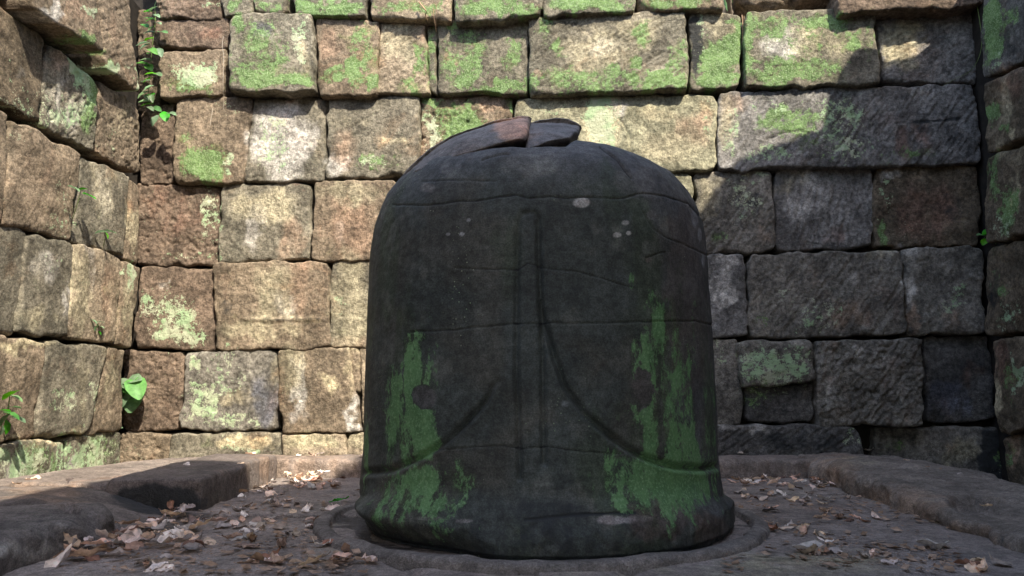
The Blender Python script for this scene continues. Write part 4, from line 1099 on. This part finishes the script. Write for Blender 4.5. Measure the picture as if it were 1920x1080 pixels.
vl = [(277 + 6 * math.sin(k * 2.3), 20 + k * 13, 17, (k % 2) * 3 + .4 * math.sin(k)) for k in range(15)] + [(285,16,18,-.6),(293,28,16,.3),(290,10,14,-1.4),(304,58,20,.1),(268,80,20,2.9),(285,94,24,.4),(299,96,20,.9),(269,118,20,3.4),(279,124,18,.7),(294,137,20,.2),(277,148,16,2.6),(268,175,20,2.5),(277,181,16,.8),(285,183,16,1.2),(276,194,18,3.0),(291,203,24,.2),(309,216,20,1.0),(321,212,20,.1),(290,224,20,1.9),(281,36,14,2.8),(296,42,14,.2),(283,52,14,2.4)]
plant('climbing vine with bright green leaves hanging in the top left corner', FR_B, [(290,8,.02),(292,40,.09),(286,80,.10),(282,125,.09),(276,180,.08),(292,215,.09),(303,228,.10)], vl, off=.11, name='climbing_vine', cat='vine')
plant('small seedling with three leaves on the left wall, upper one', FR_L, [(136,410),(143,390),(149,368,.05),(152,356,.06)], [(140,352,20,3.5),(155,354,14,-.6),(168,365,22,.25)], off=.06)
plant('tiny two-leafed seedling in the left wall joint, near the corner', FR_L, [(194,462),(197,445,.03),(198,438,.04)], [(190,434,18,3.2),(207,433,18,-.1),(200,440,12,1.2)], off=.04)
plant('thin yellowish seedling low on the left wall', FR_L, [(184,638),(185,620,.02),(184,606,.03)], [(177,602,12,3.6),(188,603,12,-.4),(180,614,10,2.7),(190,612,10,.2),(186,622,10,.9)], off=.03)
plant('bushy heart-leaved plant growing from the corner joint at lower left', FR_B, [(234,775,.0),(236,755,.04),(240,738,.07)], [(248,711,30,-.3),(231,718,24,-2.4),(228,745,36,1.9),(246,748,36,1.35),(256,728,32,.9),(240,730,20,.5)], off=.09, meshes=[GH], r=.003)
plant('leafy weed at the left edge of the picture', FR_L, [(4,815),(10,790,.04),(16,765,.06),(19,735,.07)], [(18,738,26,-1.2),(30,744,22,.3),(26,762,20,-.3),(8,768,20,3.3),(22,776,26,.3),(34,783,24,.2),(8,785,22,2.8),(14,800,20,1.8),(3,808,16,2.2)], off=.07, r=.003)
plant('speck of green sprout above the lowest left course', FR_B, [(222,808),(222,803,.02)], [(219,801,8,3.4),(226,802,8,-.3)], off=.03)
plant('dim little fern in the dark joint of the right corner', FR_B, [(1838,455),(1846,445,.05),(1852,438,.06)], [(1840,440,16,3.4),(1850,433,16,-.8),(1858,440,18,.1),(1846,452,14,2.4),(1860,450,14,.6)], off=.06)
def root(label, pts, mat, r=.002, frame=FR_B, name='dry_root'):
    P_ = chaikin(np.array([on_wall(frame, *p) for p in pts]), 2)
    b0 = Vector(P_[0]); o = tube(name, P_ - P_[0], r, r * .4, mat); o.location = b0
    tag(o, label, 'root', 'dry roots hanging over the rear wall')
root('pale thread root hanging beside the top left blocks', [(419,68,.13),(416,85,.12),(420,105,.12),(419,135,.12),(418,160,.12),(420,185,.07),(419,205,.06)], M_PALE, .0011)
root('tangled orange root over the top course joint', [(786,5,.15),(794,14,.16),(800,22,.15),(797,30,.13),(802,38,.11)], M_ROOT, .005)
root('thin root hanging right of the orange tangle', [(812,14,.15),(813,30,.14),(816,45,.12),(818,60,.09)], M_ROOT, .002)
root('short thin root strand left in the top course joint', [(818,10,.15),(819,25,.14),(817,48,.10)], M_ROOT, .0016)
root('reddish root strand in the wide upper right joint', [(1391,28,.05),(1393,50,.06),(1392,75,.05)], M_ROOT, .003)
root('second reddish strand in the wide upper right joint', [(1395,30,.05),(1395,55,.06),(1396,66,.05)], M_ROOT, .002)
root('wiry root curving down the dark right corner', [(1832,10,.10),(1838,45,.12),(1842,80,.12),(1836,110,.12),(1820,135,.10),(1795,145,.08),(1770,160,.08)], M_STEM, .0018)
root('hooked dry twig on the upper left sunny block', [(399,203,.07),(397,215,.07),(394,235,.07)], M_PALE, .0012)

# ------------------------------------------------------------------ tree behind the rear wall
def build_tree(x, y, h, label, seed):
    r = random.Random(seed)
    t = thing('tree', label, 'tree', (x, y, -.16), 'trees beyond the rear wall')
    tr = [(x, y, -.16), (x + .1, y + .05, h * .3), (x - .1, y, h * .6), (x + .1, y, h * .95)]
    tube('trunk', chaikin(np.array(tr), 2), .17, .04, M_BARK, t, 10)
    for k in range(7):
        a = r.uniform(0, 6.28); z = h * r.uniform(.4, .8); L = h * r.uniform(.2, .35)
        p = [(x, y, z), (x + math.cos(a) * L * .5, y + math.sin(a) * L * .5, z + L * .25), (x + math.cos(a) * L, y + math.sin(a) * L, z + L * .6)]
        tube('branch', chaikin(np.array(p), 2), .06, .012, M_BARK, t, 7)
    V, Fc = [], []
    for k in range(60):
        a = r.uniform(0, 6.28); rr = h * .34 * math.sqrt(r.random()); z = h * r.uniform(.45, 1.05)
        cx, cy = x + rr * math.cos(a), y + rr * math.sin(a)
        for q in range(70):
            c = Vector((cx + r.gauss(0, .28), cy + r.gauss(0, .28), z + r.gauss(0, .22)))
            u = Vector((r.gauss(0, 1), r.gauss(0, 1), r.gauss(0, .6))).normalized(); v = u.orthogonal().normalized()
            s = r.uniform(.04, .08); i = len(V)
            V += [c - u * s, c + v * s * .45, c + u * s, c - v * s * .45]; Fc.append((i, i + 1, i + 2, i + 3))
    o = link('crown', mesh('crown', [tuple(v) for v in V], Fc, False), M_TREE, t); o.location = -Vector(t.location)
M_TREE = simple_mat('tree_leaf', (.05, .11, .03), .6, .4, 3, .3)
build_tree(1.80, 6.2, 6.0, 'gnarled tree trunk close behind the gap in the rear wall', 8)
build_tree(3.6, 8.5, 6.0, 'leafy tree glimpsed through the gap in the rear wall top', 3)
build_tree(.6, 10.5, 6.0, 'tree standing behind the rear wall further left', 5)
